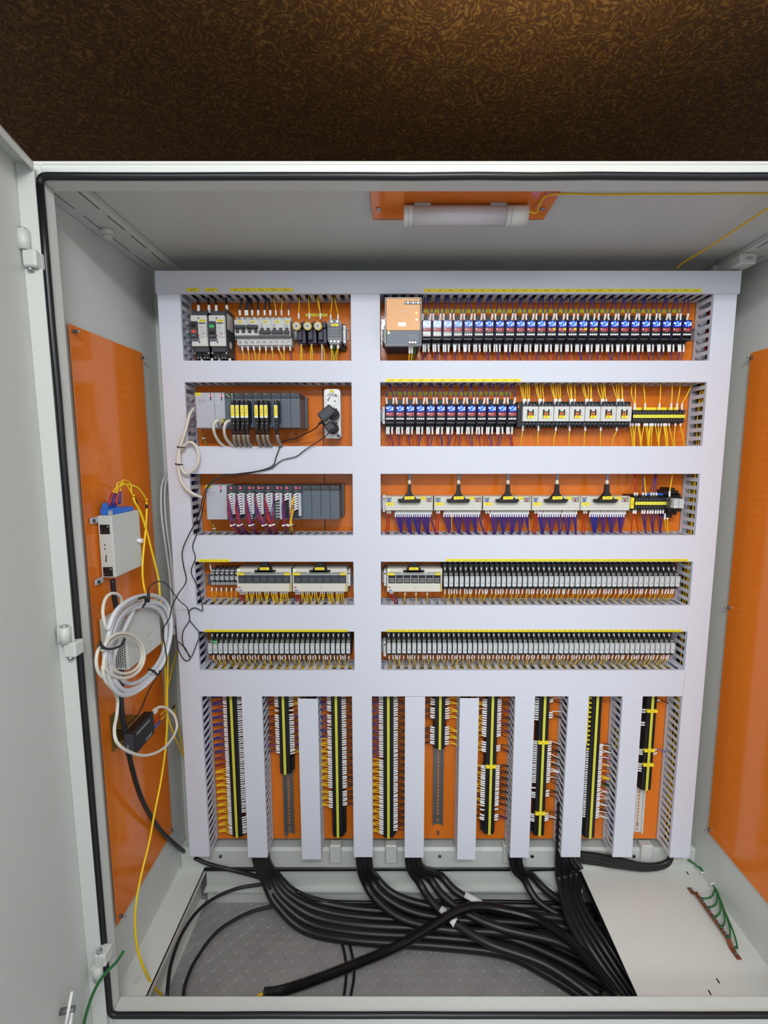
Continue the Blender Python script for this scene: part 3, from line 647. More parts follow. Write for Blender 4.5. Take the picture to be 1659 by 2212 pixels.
# ================================================================== blue-lit protectors
def protector():
    Y = -.072; r = thing('circuit_protector', '', 'circuit protector', (0, 0, 0)); O = (0, 0, 0)
    w = .0142
    b = MB(); b.box(-w, w, Y+.014, -.008, -.030, .030, 'black', .002); b.box(-.006, .006, Y+.020, -.02, .028, .044, 'black', .001); b.box(-w, w, Y+.026, -.012, -.044, -.028, 'black', .002)
    b.box(-w, -w+.0022, Y+.002, Y+.02, -.027, .027, 'navy', .0008); b.box(w-.0022, w, Y+.002, Y+.02, -.027, .027, 'navy', .0008); b.box(-.010, .010, Y+.022, -.012, -.050, -.044, 'black', .001)
    b.obj('housing', r, O)
    b = MB(); b.box(-w+.0022, w-.0022, Y+.001, Y+.016, -.020, .026, 'black_gloss', .001)
    b.box(-w+.002, w-.002, Y+.008, Y+.018, -.028, -.020, 'black', .001)
    for k in range(5): b.cyl((-.0095+k*.0048, Y+.0072, -.0255), (-.0095+k*.0048, Y+.009, -.0255), .0014, 'mgrey', 6)
    b.obj('front_face', r, O)
    b = MB(); b.box(-w+.0026, w-.0026, Y-.0002, Y+.002, .006, .0235, 'window_blue', .0006); b.obj('lit_window', r, O)
    b = MB()
    for x, z, q, m in ((-.0082, .017, .0021, 'led_white'), (-.0052, .0165, .0016, 'led_white'), (.0088, .0175, .0016, 'led_white'), (.0082, .0125, .0019, 'led_white'), (.0025, .0105, .0015, 'led_white'), (0, .0195, .0036, 'led_blue'), (.0045, .0150, .0034, 'led_blue'), (-.004, .0110, .0030, 'led_blue')):
        b.cyl((x, Y-.0009, z), (x, Y, z), q, m, 10)
    b.obj('indicator', r, O)
    b = MB(); b.box(-w+.003, w-.003, Y+.0002, Y+.001, -.0055, .004, 'redlabel'); b.box(-.0095, -.0050, Y-.0001, Y+.0003, -.001, .0020, 'white'); b.text('emax', .001, .0006, Y-.0001, .0036, 'white'); b.text('ESR12', 0, -.0052, Y-.0001, .0034, 'lgrey'); b.obj('brand_label', r, O)
    b = MB()
    for k in range(4): b.cyl((-.0087+k*.0058, Y-.0006, -.0140), (-.0087+k*.0058, Y+.001, -.0140), .0026, 'white', 10)
    b.obj('button_row', r, O)
    return r
proto = protector(); first = True
PR = []
for i in range(26): PR.append(at(922.0+22.52*i, 711.5, YP-.072)); 
for i in range(13): PR.append(at(842.3+22.05*i, 894, YP-.072))
for i, p in enumerate(PR):
    up = i < 26; k = i+1 if up else i-25; n_ = 'upper' if up else 'lower'
    lb = 'blue-lit black circuit protector, %s from the left in the %s protector row' % (ordn(k), n_)
    if i == 0: proto.location = (p.x, YP, p.z); proto['label'] = lb; root = proto
    else: root = dup(proto, (p.x, YP, p.z), lb)
    root['group'] = 'blue-lit circuit protectors'
    py = (668, 692, 690, 747, 786) if up else (852, 876, 873, 922, 970)
    pc = 922.0+22.52*i if up else 842.3+22.05*(i-26); zt = p.z+.030; zb = p.z-.045
    sl = (-.0085, .0085); sx = pc+random.uniform(-1, 1)-(3 if random.random() < .5 else -3)
    for j in (0, 1):
        x = p.x+sl[j]+random.uniform(-.0006, .0006); tip = at(pc+(0, 2.6)[j]-1.3+random.uniform(-2, 2), py[0]-(34 if up else 26), 1.43)
        wire([(x, 1.430, zt-.002), (x+(-.002, .002)[j]*random.uniform(.3, 1.6), 1.428, zt+.017), (x*.55+tip.x*.45+random.uniform(-.002, .002), 1.428, zt+.042), (tip.x, 1.432, tip.z)],
             'w_purple', 'purple wire, %s one into top of the %s protector, %s protector row' % (('left', 'right')[j], ordn(k), n_), .0019, .0215, .0028, 'purple wires above the protectors')
    off = random.uniform(-.006, .010)
    for j in (0, 1, 2):
        x = p.x+(-.009, -.0035, .0065)[j]; m = ('w_red', 'w_purple', random.choice(('w_red', 'w_purple')))[j]
        zz = zb+.008; e = p.x+off+(-.006, 0, .004)[j]+random.uniform(-.003, .003)
        wire([(x, 1.432, zz), (x+random.uniform(-.001, .001), 1.43, zz-.020), (x*.5+e*.5+random.uniform(-.004, .004), 1.432, zz-.040), (e, 1.436, zz-.062 if up else zz-.068)],
             m, '%s wire, %s one below the %s protector, %s protector row' % (m[2:], ('left', 'middle', 'right')[j], ordn(k), n_), .0014, .0215, .0026, 'wires below the protectors')
for k, y in ((12, 731), (13, 731), (14, 731), (15, 731), (16, 731)):
    p = at(922.0+22.52*k+5, 711, YP-.073); b = MB(); b.box(p.x-.0035, p.x+.004, YP-.0735, YP-.0729, p.z-.003, p.z+.003, 'label_yellow'); b.text('24', p.x, p.z, YP-.0737, .0028, 'ink')
    tag(b.obj('small_sticker', None, p), 'tiny yellow sticker on the face of the %s upper protector from the left' % ordn(k+1), 'sticker')
# ================================================================== contactors
def contactor():
    Y = -.080; O = (0, 0, 0); w = .0223; r = thing('contactor', '', 'contactor', O)
    b = MB(); b.box(-w, w, Y+.018, -.008, -.031, .031, 'black', .002)
    for s_ in (-1, 1):
        for k in range(5): b.box(-w+.0008+k*.0105-.0008, -w+.0008+k*.0105+.0008, Y+.010, -.02, s_*.022, s_*.037, 'dgrey')
        for k in range(4): b.cyl((-w+.006+k*.0105, Y+.013, s_*.027), (-w+.006+k*.0105, Y+.02, s_*.027), .0032, 'mgrey', 8)
        b.box(-w+.004, w-.004, Y+.03, -.02, s_*.031, s_*.038, 'black', .001)
    b.obj('base', r, O)
    b = MB(); b.box(-w+.0004, w-.0004, Y, Y+.02, -.0215, .0215, 'pale', .0012); b.box(w-.009, w-.0065, Y-.0003, Y, .002, .0035, 'dgrey'); b.box(w-.009, w-.0065, Y-.0003, Y, -.0045, -.003, 'dgrey')
    for k in range(4): b.text('1357'[k], -w+.006+k*.011, .0165, Y-.0002, .0024, 'mgrey')
    b.obj('front_cover', r, O)
    b = MB(); b.box(-.010, .010, Y-.0006, Y+.002, -.013, .013, 'black', .0008); b.obj('coil_window', r, O)
    b = MB(); b.box(-.005, .0045, Y-.0022, Y, .007, .0135, 'pale', .0005); b.box(-.0055, -.0008, Y-.0016, Y, -.004, .0045, 'orange_plastic', .0006); b.box(.0005, .0052, Y-.0016, Y, -.004, .0045, 'orange_plastic', .0006); b.obj('orange_slider', r, O)
    b = MB(); b.box(-.0082, .0098, Y-.0020, Y-.0006, -.0125, -.005, 'label_yellow'); b.text('MC', 0, -.0088, Y-.0022, .0042, 'ink'); b.obj('name_label', r, O)
    return r
pc_ = contactor(); pc_['group'] = 'grey faced contactors'
for i in range(7):
    px = 1146+33.75*i; p = at(px, 894, YP-.08); lb = 'black contactor with pale face and orange slider, %s of seven from the left' % ordn(i+1)
    if i == 0: pc_.location = (p.x, YP, p.z); pc_['label'] = lb
    else: dup(pc_, (p.x, YP, p.z), lb)
    ww = [(1130.5, 1121), (1133, 1127), (1135, 1134), (1140.5, 1139), (1143, 1142)]
    for j, (a_, e_) in enumerate(ww[:4] if i % 2 else ww):
        x = px-1146+a_; e = px-1146+e_+random.uniform(-2, 2)
        wire([at(x, 877, 1.425), at(x, 863, 1.425), at((x+e)/2+random.uniform(-1, 1), 848, 1.428), at(e, 826, 1.435)], 'w_yellow', 'yellow wire, %s one into top of the %s contactor' % (ordn(j+1), ordn(i+1)), .0015, .020, .0026, 'yellow wires above the contactors')
    x = px-1146+1129.5+(4 if i == 2 else 0); e = x-(4, 1, 6, 1, 3, 1, 12)[i]
    wire([at(x, 915, 1.425), at(x-.5, 932, 1.428), at((x+e)/2-1, 945, 1.43), at(e, 970, 1.438)], 'w_yellow', 'single yellow wire below the %s contactor' % ordn(i+1), .0017, .022, .003)
b = MB(); p = at(1122, 894, 1.42); b.box(p.x-.009, p.x+.006, 1.412, YP-.008, p.z-.040, p.z+.034, 'black', .002); b.box(p.x-.007, p.x-.004, 1.4112, 1.412, p.z+.016, p.z+.024, 'orange_plastic'); b.box(p.x-.013, p.x-.009, 1.44, YP-.008, p.z-.044, p.z+.02, 'black', .001)
tag(b.obj('auxiliary_contact', None, p), 'black auxiliary block between the protectors and the first contactor', 'contact block')
# ------------------------------------------------------------------ generic terminal strips
def terminal_strip(label, vert, x, z, n, pitch, Y=1.424, w=.032, mark='tag_yellow', group=None, body='black'):
    """vert: x centre, z top; else x left, z centre"""
    L = n*pitch; org = (x, YP, z-L) if vert else (x, YP, z)
    r = thing('terminal_strip', label, 'terminal strip', org)
    if group: r['group'] = group
    for k in range(n):
        b = MB(); t = pitch*.46
        if vert:
            c = z-(k+.5)*pitch
            b.prism([(x-w/2, Y+.001), (x-w*.17, Y), (x-w*.17, Y-.0022), (x+w*.17, Y-.0022), (x+w*.17, Y), (x+w/2, Y+.001), (x+w/2+.006, Y+.016), (x+w/2+.004, YP-.012), (x-w/2-.004, YP-.012), (x-w/2-.006, Y+.016)], c-t, c+t, body, 'z')
            if k == 0:
                proto_ = b
                me_o = b.obj('terminal', r, (x, YP, z-pitch*.5)); me_o.location = (0, 0, L-pitch*.5); base = me_o
            else:
                o = base.copy(); COL.objects.link(o); o.parent = r; o.location = (0, 0, L-(k+.5)*pitch)
        else:
            c = x+(k+.5)*pitch
            if k == 0:
                b.prism([(Y+.001, z-w/2), (Y, z-w*.17), (Y-.0022, z-w*.17), (Y-.0022, z+w*.17), (Y, z+w*.17), (Y+.001, z+w/2), (Y+.016, z+w/2+.006), (YP-.012, z+w/2+.004), (YP-.012, z-w/2-.004), (Y+.016, z-w/2-.006)], c-t, c+t, body, 'x')
                for s_ in (-1, 1): b.cyl((c, Y-.0006, z+s_*w*.34), (c, Y+.002, z+s_*w*.34), .0018, 'steel_dull', 6)
                base = b.obj('terminal', r, (c, YP, z)); base.location = (pitch*.5, 0, 0)
            else:
                o = base.copy(); COL.objects.link(o); o.parent = r; o.location = ((k+.5)*pitch, 0, 0)
    b = MB(); q = pitch*.5
    for k in range(n):
        if vert:
            c = z-(k+.5)*pitch; b.prism([(x-.0035, c-q), (x+.0035, c-q), (x+.0043, c), (x+.0035, c+q), (x-.0035, c+q), (x-.0043, c)], Y-.0034, Y-.0022, mark)
            b.cyl((x, Y-.0037, c), (x, Y-.0034, c), .0011, 'ink', 6)
        else:
            c = x+(k+.5)*pitch; b.prism([(c-q, z-.0045), (c, z-.0052), (c+q, z-.0045), (c+q, z+.0045), (c, z+.0052), (c-q, z+.0045)], Y-.0034, Y-.0022, mark)
            b.text(str((k+1) % 10), c, z, Y-.0037, .0035, 'ink')
    b.obj('marker_strip', r, org)
    return r, org
def place_divider(r, org, x, z, Y, label=None, w=.034):
    b = MB(); b.box(x-w/2, x+w/2, Y-.006, Y+.004, z-.0048, z+.0048, 'label_yellow', .0006); b.text('TB-10', x, z, Y-.0062, .0042, 'ink'); b.obj('divider_tag', r, org)
# row 2 end strip
Y = 1.418; a = at(1366.5, 899.5, Y); c = at(1478.5, 899.5, Y); n = 18
r, org = terminal_strip('black terminal strip with yellow number markers right of the contactors', False, a.x, a.z, n, (c.x-a.x)/n, Y, .032)
for x0, x1 in ((1371, 1386), (1390, 1417), (1419, 1440), (1444, 1453), (1456, 1465)):
    q0 = at(x0, 883, Y+.012); q1 = at(x1, 883, Y+.012); b = MB(); b.box(q0.x, q1.x, Y+.010, Y+.016, q0.z-.004, q0.z+.004, 'label_yellow', .0005); b.obj('bridge_bar', r, org)
for i, (x, e, y2) in enumerate(((1369.5, 1366, 828), (1393, 1389.5, 828), (1424, 1427.5, 826), (1449.5, 1452, 826), (1462, 1470, 828), (1473, 1496, 826), (1371, 1372, 828))):
    wire([at(x, 886, 1.43), at(x+.8, 872, 1.43), at((x+e)/2+(-4 if i == 0 else 1), 850, 1.43), at(e, y2, 1.437)], 'w_yellow', 'yellow wire into top of the terminal strip beside the contactors, %s one' % ordn(i+1), .0018, .020, .0027)
for i, (x, e) in enumerate(((1362, 1367), (1367, 1369), (1373, 1371), (1378, 1385), (1381, 1386), (1391, 1384), (1395, 1400), (1398.5, 1402), (1404, 1400), (1407, 1401), (1410, 1407), (1416, 1424), (1422, 1422), (1428, 1423), (1434, 1440), (1436, 1441), (1439.5, 1443), (1445.5, 1456), (1458.5, 1457), (1470, 1481))):
    wire([at(x+1.2, 906, 1.43), at(x, 921, 1.43), at(x*.6+e*.4-(1.5 if e < x else -1), 944, 1.43), at(e, 972, 1.438)], 'w_yellow', 'yellow wire below the terminal strip beside the contactors, %s from the left' % ordn(i+1), .0017, .020, .0026, 'yellow wires below the terminal strip')
# ================================================================== controller racks (row 2 and row 3, left)
def rack(label, gx0, gx1, y0, y1, mx0, mx1, nm, Yf, group, row):
    p0 = at(gx0, y0, Yf); p1 = at(mx1, y1, Yf); org = ((p0.x+p1.x)/2, YP, p1.z); z0, z1 = p1.z, p0.z
    gx = at(gx1, y0, Yf).x; ms = at(mx0, y0, Yf).x; mw = (p1.x-ms)/nm
    r = thing('controller_rack', label, 'controller', org)
    b = MB(); b.box(p0.x, p1.x+.006, YP-.022, YP-.004, z0+.002, z1-.002, 'mgrey', .001); b.obj('backplane', r, org)
    b = MB(); b.box(p0.x, gx-.0, Yf, YP-.022, z0, z1, 'plcgrey', .0015)
    if row == 2: xm = at(463, 860, Yf).x; b.box(xm-.0005, xm+.0003, Yf-.0003, Yf+.001, z0+.002, z1, 'mgrey')
    b.text('XP-POWER', p0.x+.019, z1-.0215, Yf-.0004, .0042, 'redlabel'); b.text('AC 100-240V', p0.x+.017, z1-.0275, Yf-.0004, .0024, 'dgrey'); b.text('DC 5V', p0.x+.012, z1-.031, Yf-.0004, .0024, 'dgrey')
    b.text('LS', p0.x+(.040 if row == 2 else .040), z0+.0085, Yf-.0004, .0048, 'dgrey')
    b.obj('power_module', r, org)
    b = MB(); b.box(p0.x+.0005, p0.x+.0165, Yf-.0008, Yf, z1-.0085, z1-.0005, 'label_yellow'); b.text('PLC1' if row == 2 else 'PLC2', p0.x+.0085, z1-.0045, Yf-.001, .0045, 'ink'); b.obj('name_label', r, org)
    for i, px in enumerate((455, 478.5) if row == 2 else (477,)):
        q = at(px, 858 if row == 2 else 1055, Yf); b = MB(); b.box(q.x-.0014, q.x+.0014, Yf-.0006, Yf, z1-.022, z1-.0015, 'black'); b.box(q.x-.0016, q.x+.0016, Yf-.0010, Yf-.0004, z1-.0105, z1-.0065, 'led_red'); b.obj('indicator_slot', r, org)
    for k in range(nm):
        x0, x1 = ms+k*mw, ms+(k+1)*mw-.0006; b = MB()
        b.box(x0, x1, Yf, YP-.022, z0+.001, z1-.0155, 'bluegrey', .0008); b.box(x0, x1, Yf-.0006, YP-.022, z1-.015, z1-.001, 'dgrey', .0008)
        b.text(('LFEN' if row == 2 and k == 0 else 'XGK-%d' % k), x0+mw*.32, z1-.0035, Yf-.0009, .0026, 'lgrey' if k > 5 or row == 3 else 'pale')
        m = b.obj('io_module', r, org)
        if row == 3 and k < 8:
            b = MB(); b.ball((x0+mw*.34, Yf-.0002, z1-.0085), .0030, 'led_red', 8, .3)
            if k in (2, 3, 5, 7): b.ball((x0+mw*.74, Yf-.0002, z1-.0080), .0022, 'led_red', 8, .3)
            b.obj('indicator', m, org)
        if row == 2 and k == 0:
            b = MB()
            for dx, dz in ((.25, .007), (.8, .005), (.8, .013), (.45, .011)): b.ball((x0+mw*dx, Yf-.0008, z1-dz), .0012, 'led_green', 6, .3)
            b.obj('indicator', m, org)
    return r, org, ms, mw, z0, z1
Y2 = 1.372
r2, o2, ms2, mw2, za2, zb2 = rack('rack mounted controller beside the white socket block, with black plugs', 421, 484.5, 848, 924.5, 484.8, 649, 8, Y2, None, 2)
Y3 = 1.385
r3, o3, ms3, mw3, za3, zb3 = rack('rack mounted controller with red lights and twisted wire bundles', 443.5, 488.5, 1048, 1122.5, 492, 734, 12, Y3, None, 3)
b = MB(); q0 = at(662, 870, 1.45); b.box(q0.x-.014, q0.x-.0135, 1.44, 1.465, za2+.02, za2+.05, 'lgrey'); b.obj('side_rating_sticker', r2, o2)
# plugs with yellow tags on rack 2
for i, px in enumerate((501.5, 511.3, 522, 531, 552.5, 564, 573.5, 595)):
    t = at(px, 868, 1.335); bo = at(px+3.2, 930, 1.345); org = (t.x, 1.35, t.z); w = .0053
    r = thing('cable_plug', 'narrow black plug with yellow tag on the controller rack, %s from the left' % ordn(i+1), 'plug', org); r['group'] = 'black plugs on the controller rack'
    zt = at(px, 864, 1.335).z; zb = at(px+3, 921, 1.335).z
    b = MB(); b.box(t.x-w, t.x+w, 1.336, Y2-.0005, zb+.012, zt, 'black', .0015); b.prism([(t.x-w*.95, zb+.013), (t.x+w*.95, zb+.013), (bo.x+w*.65, zb-.010), (bo.x-w*.65, zb-.010)], 1.338, 1.358, 'black'); b.obj('plug_body', r, org)
    b = MB(); z_1 = at(px, 875, 1.335).z; z_0 = at(px, 902.5, 1.335).z; b.box(t.x-.0048, t.x+.0048, 1.3348, 1.336, z_0, z_1, 'white', .0004); b.box(t.x-.0042, t.x+.0042, 1.3344, 1.3349, z_0+.004, z_1-.0015, 'label_yellow')
    b.text('P%d-01' % (i+1), t.x, (z_0+z_1)/2+.001, 1.3341, .0045, 'ink', vert=True); b.obj('name_tag', r, org)
    for zz in (zt-.0025, zb+.008):
        b = MB(); b.ball((t.x+(.0 if zz > t.z-.01 else .001), 1.3355, zz), .0022, 'steel', 8); b.obj('thumb_screw', r, org)
    b = MB(); e = at(px+14+i*.6, 968, 1.42); m1 = at(px+6, 946, 1.36)
    P = spline([(bo.x, 1.348, zb-.006), (m1.x, 1.352, m1.z), (m1.x*.5+e.x*.5, 1.375, (m1.z+e.z)/2-.002), e], 5)
    b.tube(P[:4], .0052, 'black', 8); b.tube(P[3:], .0048, 'w_graycab', 8); b.obj('cable', r, org)
# two beige network leads at rack 2
for i, (P_, lb) in enumerate((([(479, 914, 1.355), (470, 908, 1.335), (462, 917, 1.33), (463, 935, 1.34), (474, 955, 1.375), (490, 968, 1.41)], 'beige lead with metal plug at the foot of the controller, left one'), ([(497, 908, 1.345), (488, 913, 1.33), (484, 930, 1.335), (489, 948, 1.36), (505, 966, 1.40)], 'beige lead curving from under the black plugs, right one'))):
    b = MB(); b.tube(spline([at(*p) for p in P_], 5), .0042, 'w_beige', 8); o = b.obj('network_lead', None, at(*P_[0])); tag(o, lb, 'cable')
    if i == 0: b = MB(); q = at(478, 915, 1.355); b.cyl((q.x-.008, 1.353, q.z-.006), (q.x+.003, 1.358, q.z+.004), .0075, 'steel', 12); b.cyl((q.x+.002, 1.35, q.z+.004), (q.x+.007, 1.362, q.z+.010), .005, 'gold', 12); b.obj('metal_plug', o, at(*P_[0]))
def earth(P_, lb, r=.0018):
    b = MB(); P = spline([at(*p) for p in P_], 6); Q = []
    b.tube(P, r, 'w_yellow', 6); b.tube([p+Vector((.0016*sin(i*.9), -.0016, .0016*cos(i*.9))) for i, p in enumerate(P)], r*.8, 'w_green', 5); q = P[len(P)//2]
    o = b.obj('earth_wire', None, P[0]); tag(o, lb, 'wire'); b = MB(); b.tube([q+Vector((-.005, -.002, .001)), q+Vector((0, -.004, 0)), q+Vector((.005, -.002, .002))], .0016, 'white', 6); b.obj('cable_tie', o, P[0])
earth([(434, 924, 1.42), (438, 940, 1.42), (443, 955, 1.43), (453, 970, 1.44)], 'green-yellow twisted wire under the controller with the black plugs')
earth([(457, 1123, 1.42), (461, 1137, 1.42), (466, 1147, 1.43), (480, 1158, 1.44)], 'green-yellow twisted wire under the controller with red lights')
# terminal covers, ferrule fans and wire bundles on rack 3
cov = [0, 1, 2, 3, 4, 5, 6, 7]; nf = [9, 9, 11, 10, 8, 3, 3, 7]
for k in cov:
    x1 = ms3+(k+1)*mw3; lo = at(500, 1114 if k != 5 else 1121, Y3-.012).z if k in (4, 5, 7) else at(500, 1110, Y3-.012).z; ht = zb3-.021
    b = MB(); b.box(x1-.0085, x1-.0012, Y3-.020, Y3-.001, lo, ht, 'plcgrey', .0008); b.box(x1-.0095, x1-.0005, Y3-.017, Y3-.001, ht, ht+.003, 'black')
    b.box(x1-mw3+.002, x1-.009, Y3-.004, Y3-.0006, lo+.002, ht, 'dgrey', .0005)
    for j in range(9): b.box(x1-mw3+.003, x1-.010, Y3-.0055, Y3-.003, ht-.006-j*.0085, ht-.002-j*.0085, 'lgrey' if k == 5 else 'black')
    b.obj('terminal_cover', r3, o3)
    tm = at((505, 520, 545, 573, 588, 590, 617, 628)[k]-.5, 1134, Y3-.02); en = at((530, 545, 562, 592, 605, 610, 624, 637)[k], 1160, YP-.035)
    bb = MB(); cols = ['w_red', 'w_purple', 'w_violet']
    if k == 7: cols = ['w_yellow', 'w_yellow', 'w_violet']
    wb = MB()
    for j in range(nf[k]):
        z = ht-.0045-j*.0072; xa = x1-.010; xs = xa-.0125
        wb.tube(spline([(xa, Y3-.010, z+.001), (xa-.005, Y3-.013, z+.0008), (xs, Y3-.014, z-.0035)], 3), .0026, 'sleeve', 6)
    for j in range(nf[k]*2 if k not in (5,) else 3):
        z = ht-.0045-(j//2)*.0072; xs = x1-.0225-random.uniform(0, .004); c = cols[j % len(cols)]; d = lambda s_: random.uniform(-s_, s_)
        w1 = Vector((xs, Y3-.014, z-.004)); w2 = Vector((xs*.6+tm.x*.4-.002+d(.005), Y3-.020+d(.003), (z*.55+tm.z*.45)+d(.003)))
        wb.tube(spline([w1, w2, tm+Vector((d(.005), d(.003), 0)), tm*.5+en*.5+Vector((-.003+d(.005), .0+d(.003), d(.003))), en+Vector((d(.010), d(.008), 0))], 4), .0012, c, 5)
    o = wb.obj('wire_loom', None, (tm.x, Y3, tm.z)); tag(o, ('red and purple' if k != 7 else 'yellow and violet')+' wire loom with white sleeves on controller module %s from the left' % ordn(k+1), 'wire loom', None, 'stuff')
    b = MB(); b.tube(spline([tm+Vector((-.007, -.004, -.001)), tm+Vector((0, -.0075, 0)), tm+Vector((.008, -.004, .003))], 3), .0018, 'white', 6); b.ball(tm+Vector((-.006, -.006, -.001)), .0032, 'white', 8)
    tag(b.obj('cable_tie', None, tm), 'white tie round the wire loom of the %s controller module' % ordn(k+1), 'cable tie')

# ================================================================== socket block, adapters and their leads
Y = 1.425; p0 = at(699.5, 840, Y); p1 = at(736, 947, Y); org = ((p0.x+p1.x)/2, YP, p1.z)
def rrect(x0, x1, z0, z1, r, n=5):
    out = []
    for cx, cz, a0 in ((x1-r, z1-r, 0), (x0+r, z1-r, 90), (x0+r, z0+r, 180), (x1-r, z0+r, 270)):
        for k in range(n+1): a = radians(a0+90*k/n); out.append((cx+r*cos(a), cz+r*sin(a)))
    return out
r = thing('socket_block', 'white three-gang mains socket block with rounded corners', 'socket', org)
b = MB(); b.prism(rrect(p0.x, p1.x, p1.z, p0.z, .009), Y+.003, YP-.001, 'white'); b.prism(rrect(p0.x+.0015, p1.x-.0015, p1.z+.0015, p0.z-.0015, .008), Y, Y+.003, 'white'); b.box(p1.x-.012, p1.x-.002, Y-.0004, Y, p1.z+.003, p1.z+.012, 'bluegrey'); b.cyl((p1.x-.006, Y-.001, p1.z+.0065), (p1.x-.006, Y, p1.z+.0065), .0025, 'black', 10); b.obj('housing', r, org)
cxs = (p0.x+p1.x)/2
for i, py in enumerate((863, 893, 923)):
    z = at(718, py, Y).z; b = MB(); N = 24; R1, R0 = .0205, .0185
    vs = [(cxs+R1*cos(2*pi*k/N), Y-.0006, z+R1*sin(2*pi*k/N)) for k in range(N)]+[(cxs+R0*cos(2*pi*k/N), Y-.0006, z+R0*sin(2*pi*k/N)) for k in range(N)]
    b.add(vs, [(k, (k+1) % N, N+(k+1) % N, N+k) for k in range(N)], 'pale'); b.prism([(cxs+.0185*cos(a), z+.0185*sin(a)) for a in [radians(20+k*14) for k in range(10)]], Y-.0003, Y, 'lgrey')
    for dx, dz in ((-.008, .005), (.008, -.005)): b.cyl((cxs+dx, Y-.0006, z+dz), (cxs+dx, Y, z+dz), .0024, 'dgrey', 10)
    b.cyl((cxs-.0115, Y-.0006, z-.001), (cxs-.0115, Y+.0, z-.001), .003, 'mgrey', 10); b.box(cxs+.009, cxs+.014, Y-.0008, Y, z+.010, z+.014, 'black'); b.obj('socket_outlet', r, org)
b = MB(); q = at(716.5, 845, Y); b.box(q.x-.0065, q.x+.0065, Y-.001, Y-.0002, q.z-.003, q.z+.003, 'label_yellow'); b.text('WALL1', q.x, q.z, Y-.0012, .0035, 'ink'); b.obj('name_label', r, org)
def adapter(c, w, h, d, ang, label, plug):
    M = Matrix.Translation(c) @ Matrix.Rotation(radians(ang), 4, 'Y'); r = thing('mains_adapter', label, 'adapter', tuple(c))
    b = MB(); b.xf = M; b.box(-w/2, w/2, -d, 0, -h/2, h/2, 'dgrey', .003); b.box(-w/2+.004, w/2-.004, -d-.0006, -d+.001, -h/2+.004, h/2-.004, 'dgrey', .0006); b.obj('case', r, c)
    b = MB(); b.xf = M; b.cyl((plug[0], 0, plug[1]), (plug[0], .022, plug[1]), .0165, 'black', 18); b.box(plug[0]-.014, plug[0]+.014, -.006, .008, plug[1]-.010, plug[1]+.014, 'black', .003); b.obj('plug_base', r, c)
    b = MB(); b.xf = M; b.cyl((-w*.5, -d*.5, -h*.3), (-w*.5-.014, -d*.5, -h*.3), .0045, 'black', 10, .0028); b.obj('strain_relief', r, c)
    return r
adapter(at(707, 894, 1.385), .046, .029, .024, -40, 'larger black adapter in the middle socket, tilted down to the left', (.012, -.012))
adapter(at(714, 923, 1.395), .026, .026, .018, 48, 'smaller black adapter in the lowest socket', (.006, .002))
def lead(P_, m, r, label, name='adapter_lead', cat='cable', n=6, fn=at, seg=6):
    P = spline([fn(*p) for p in P_], seg); b = MB(); b.tube(P, r, m, n); o = b.obj(name, None, P[0]); return tag(o, label, cat)
lead([(690, 913, 1.37), (685, 922, 1.38), (672, 931, 1.40), (655, 939, 1.42), (640, 947, 1.43), (618, 951, 1.43), (608, 957, 1.40), (603, 970, 1.388), (596, 988, 1.386), (589, 1006, 1.386), (560, 1017, 1.386), (510, 1024, 1.386), (480, 1027, 1.388), (458, 1040, 1.375), (443, 1060, 1.36), (435, 1090, 1.36), (424, 1125, 1.375), (408, 1155, 1.375), (394, 1190, 1.375), (396, 1220, 1.372), (402, 1255, 1.37), (385, 1283, 1.30), (372, 1310, 1.25), (366, 1335, 1.20), (352, 1362, 1.13), (357, 1400, 1.12), (359, 1432, 1.12), (340, 1460, 1.11), (320, 1495, 1.11), (300, 1540, 1.12), (272, 1570, 1.13), (259, 1585, 1.13), (258, 1605, 1.135), (268, 1606, 1.14)], 'black', .0016, 'thin black lead from the larger adapter down the left duct to the coil')
lead([(716, 925, 1.37), (708, 938, 1.37), (690, 952, 1.378), (660, 971, 1.385), (640, 986, 1.387), (612, 993, 1.387), (596, 1004, 1.387), (585, 1012, 1.387), (545, 1021, 1.387), (505, 1029, 1.386), (470, 1036, 1.38), (450, 1052, 1.37), (442, 1080, 1.36), (436, 1110, 1.37), (426, 1150, 1.386), (416, 1180, 1.386), (422, 1205, 1.386), (413, 1235, 1.386), (428, 1270, 1.385), (437, 1310, 1.38), (436, 1319, 1.38), (421, 1313, 1.386), (409, 1320, 1.388), (409, 1340, 1.388), (395, 1365, 1.385), (396, 1395, 1.385), (411, 1420, 1.385), (401, 1427, 1.385), (388, 1410, 1.37), (382, 1385, 1.36), (378, 1350, 1.30)], 'black', .0015, 'thin black lead from the smaller adapter, hanging in loops before the left duct')
lead([(409, 1340, 1.387), (420, 1353, 1.387), (432, 1370, 1.387), (425, 1390, 1.387), (412, 1420, 1.386), (400, 1400, 1.386), (384, 1385, 1.37)], 'black', .0014, 'thin black lead loop at the lower left duct')
lead([(320, 1283, 1.12), (323, 1268, 1.12), (342, 1256, 1.14), (360, 1262, 1.18), (375, 1282, 1.25), (390, 1300, 1.32), (404, 1312, 1.37), (409, 1330, 1.386)], 'black', .0015, 'thin black lead arching from a barrel plug above the cable coil')
b = MB(); b.cyl(at(319, 1300, 1.12), at(321, 1282, 1.12), .0050, 'black', 10, .0035); tag(b.obj('barrel_plug', None, at(319, 1300, 1.12)), 'small black barrel plug above the cable coil', 'plug')
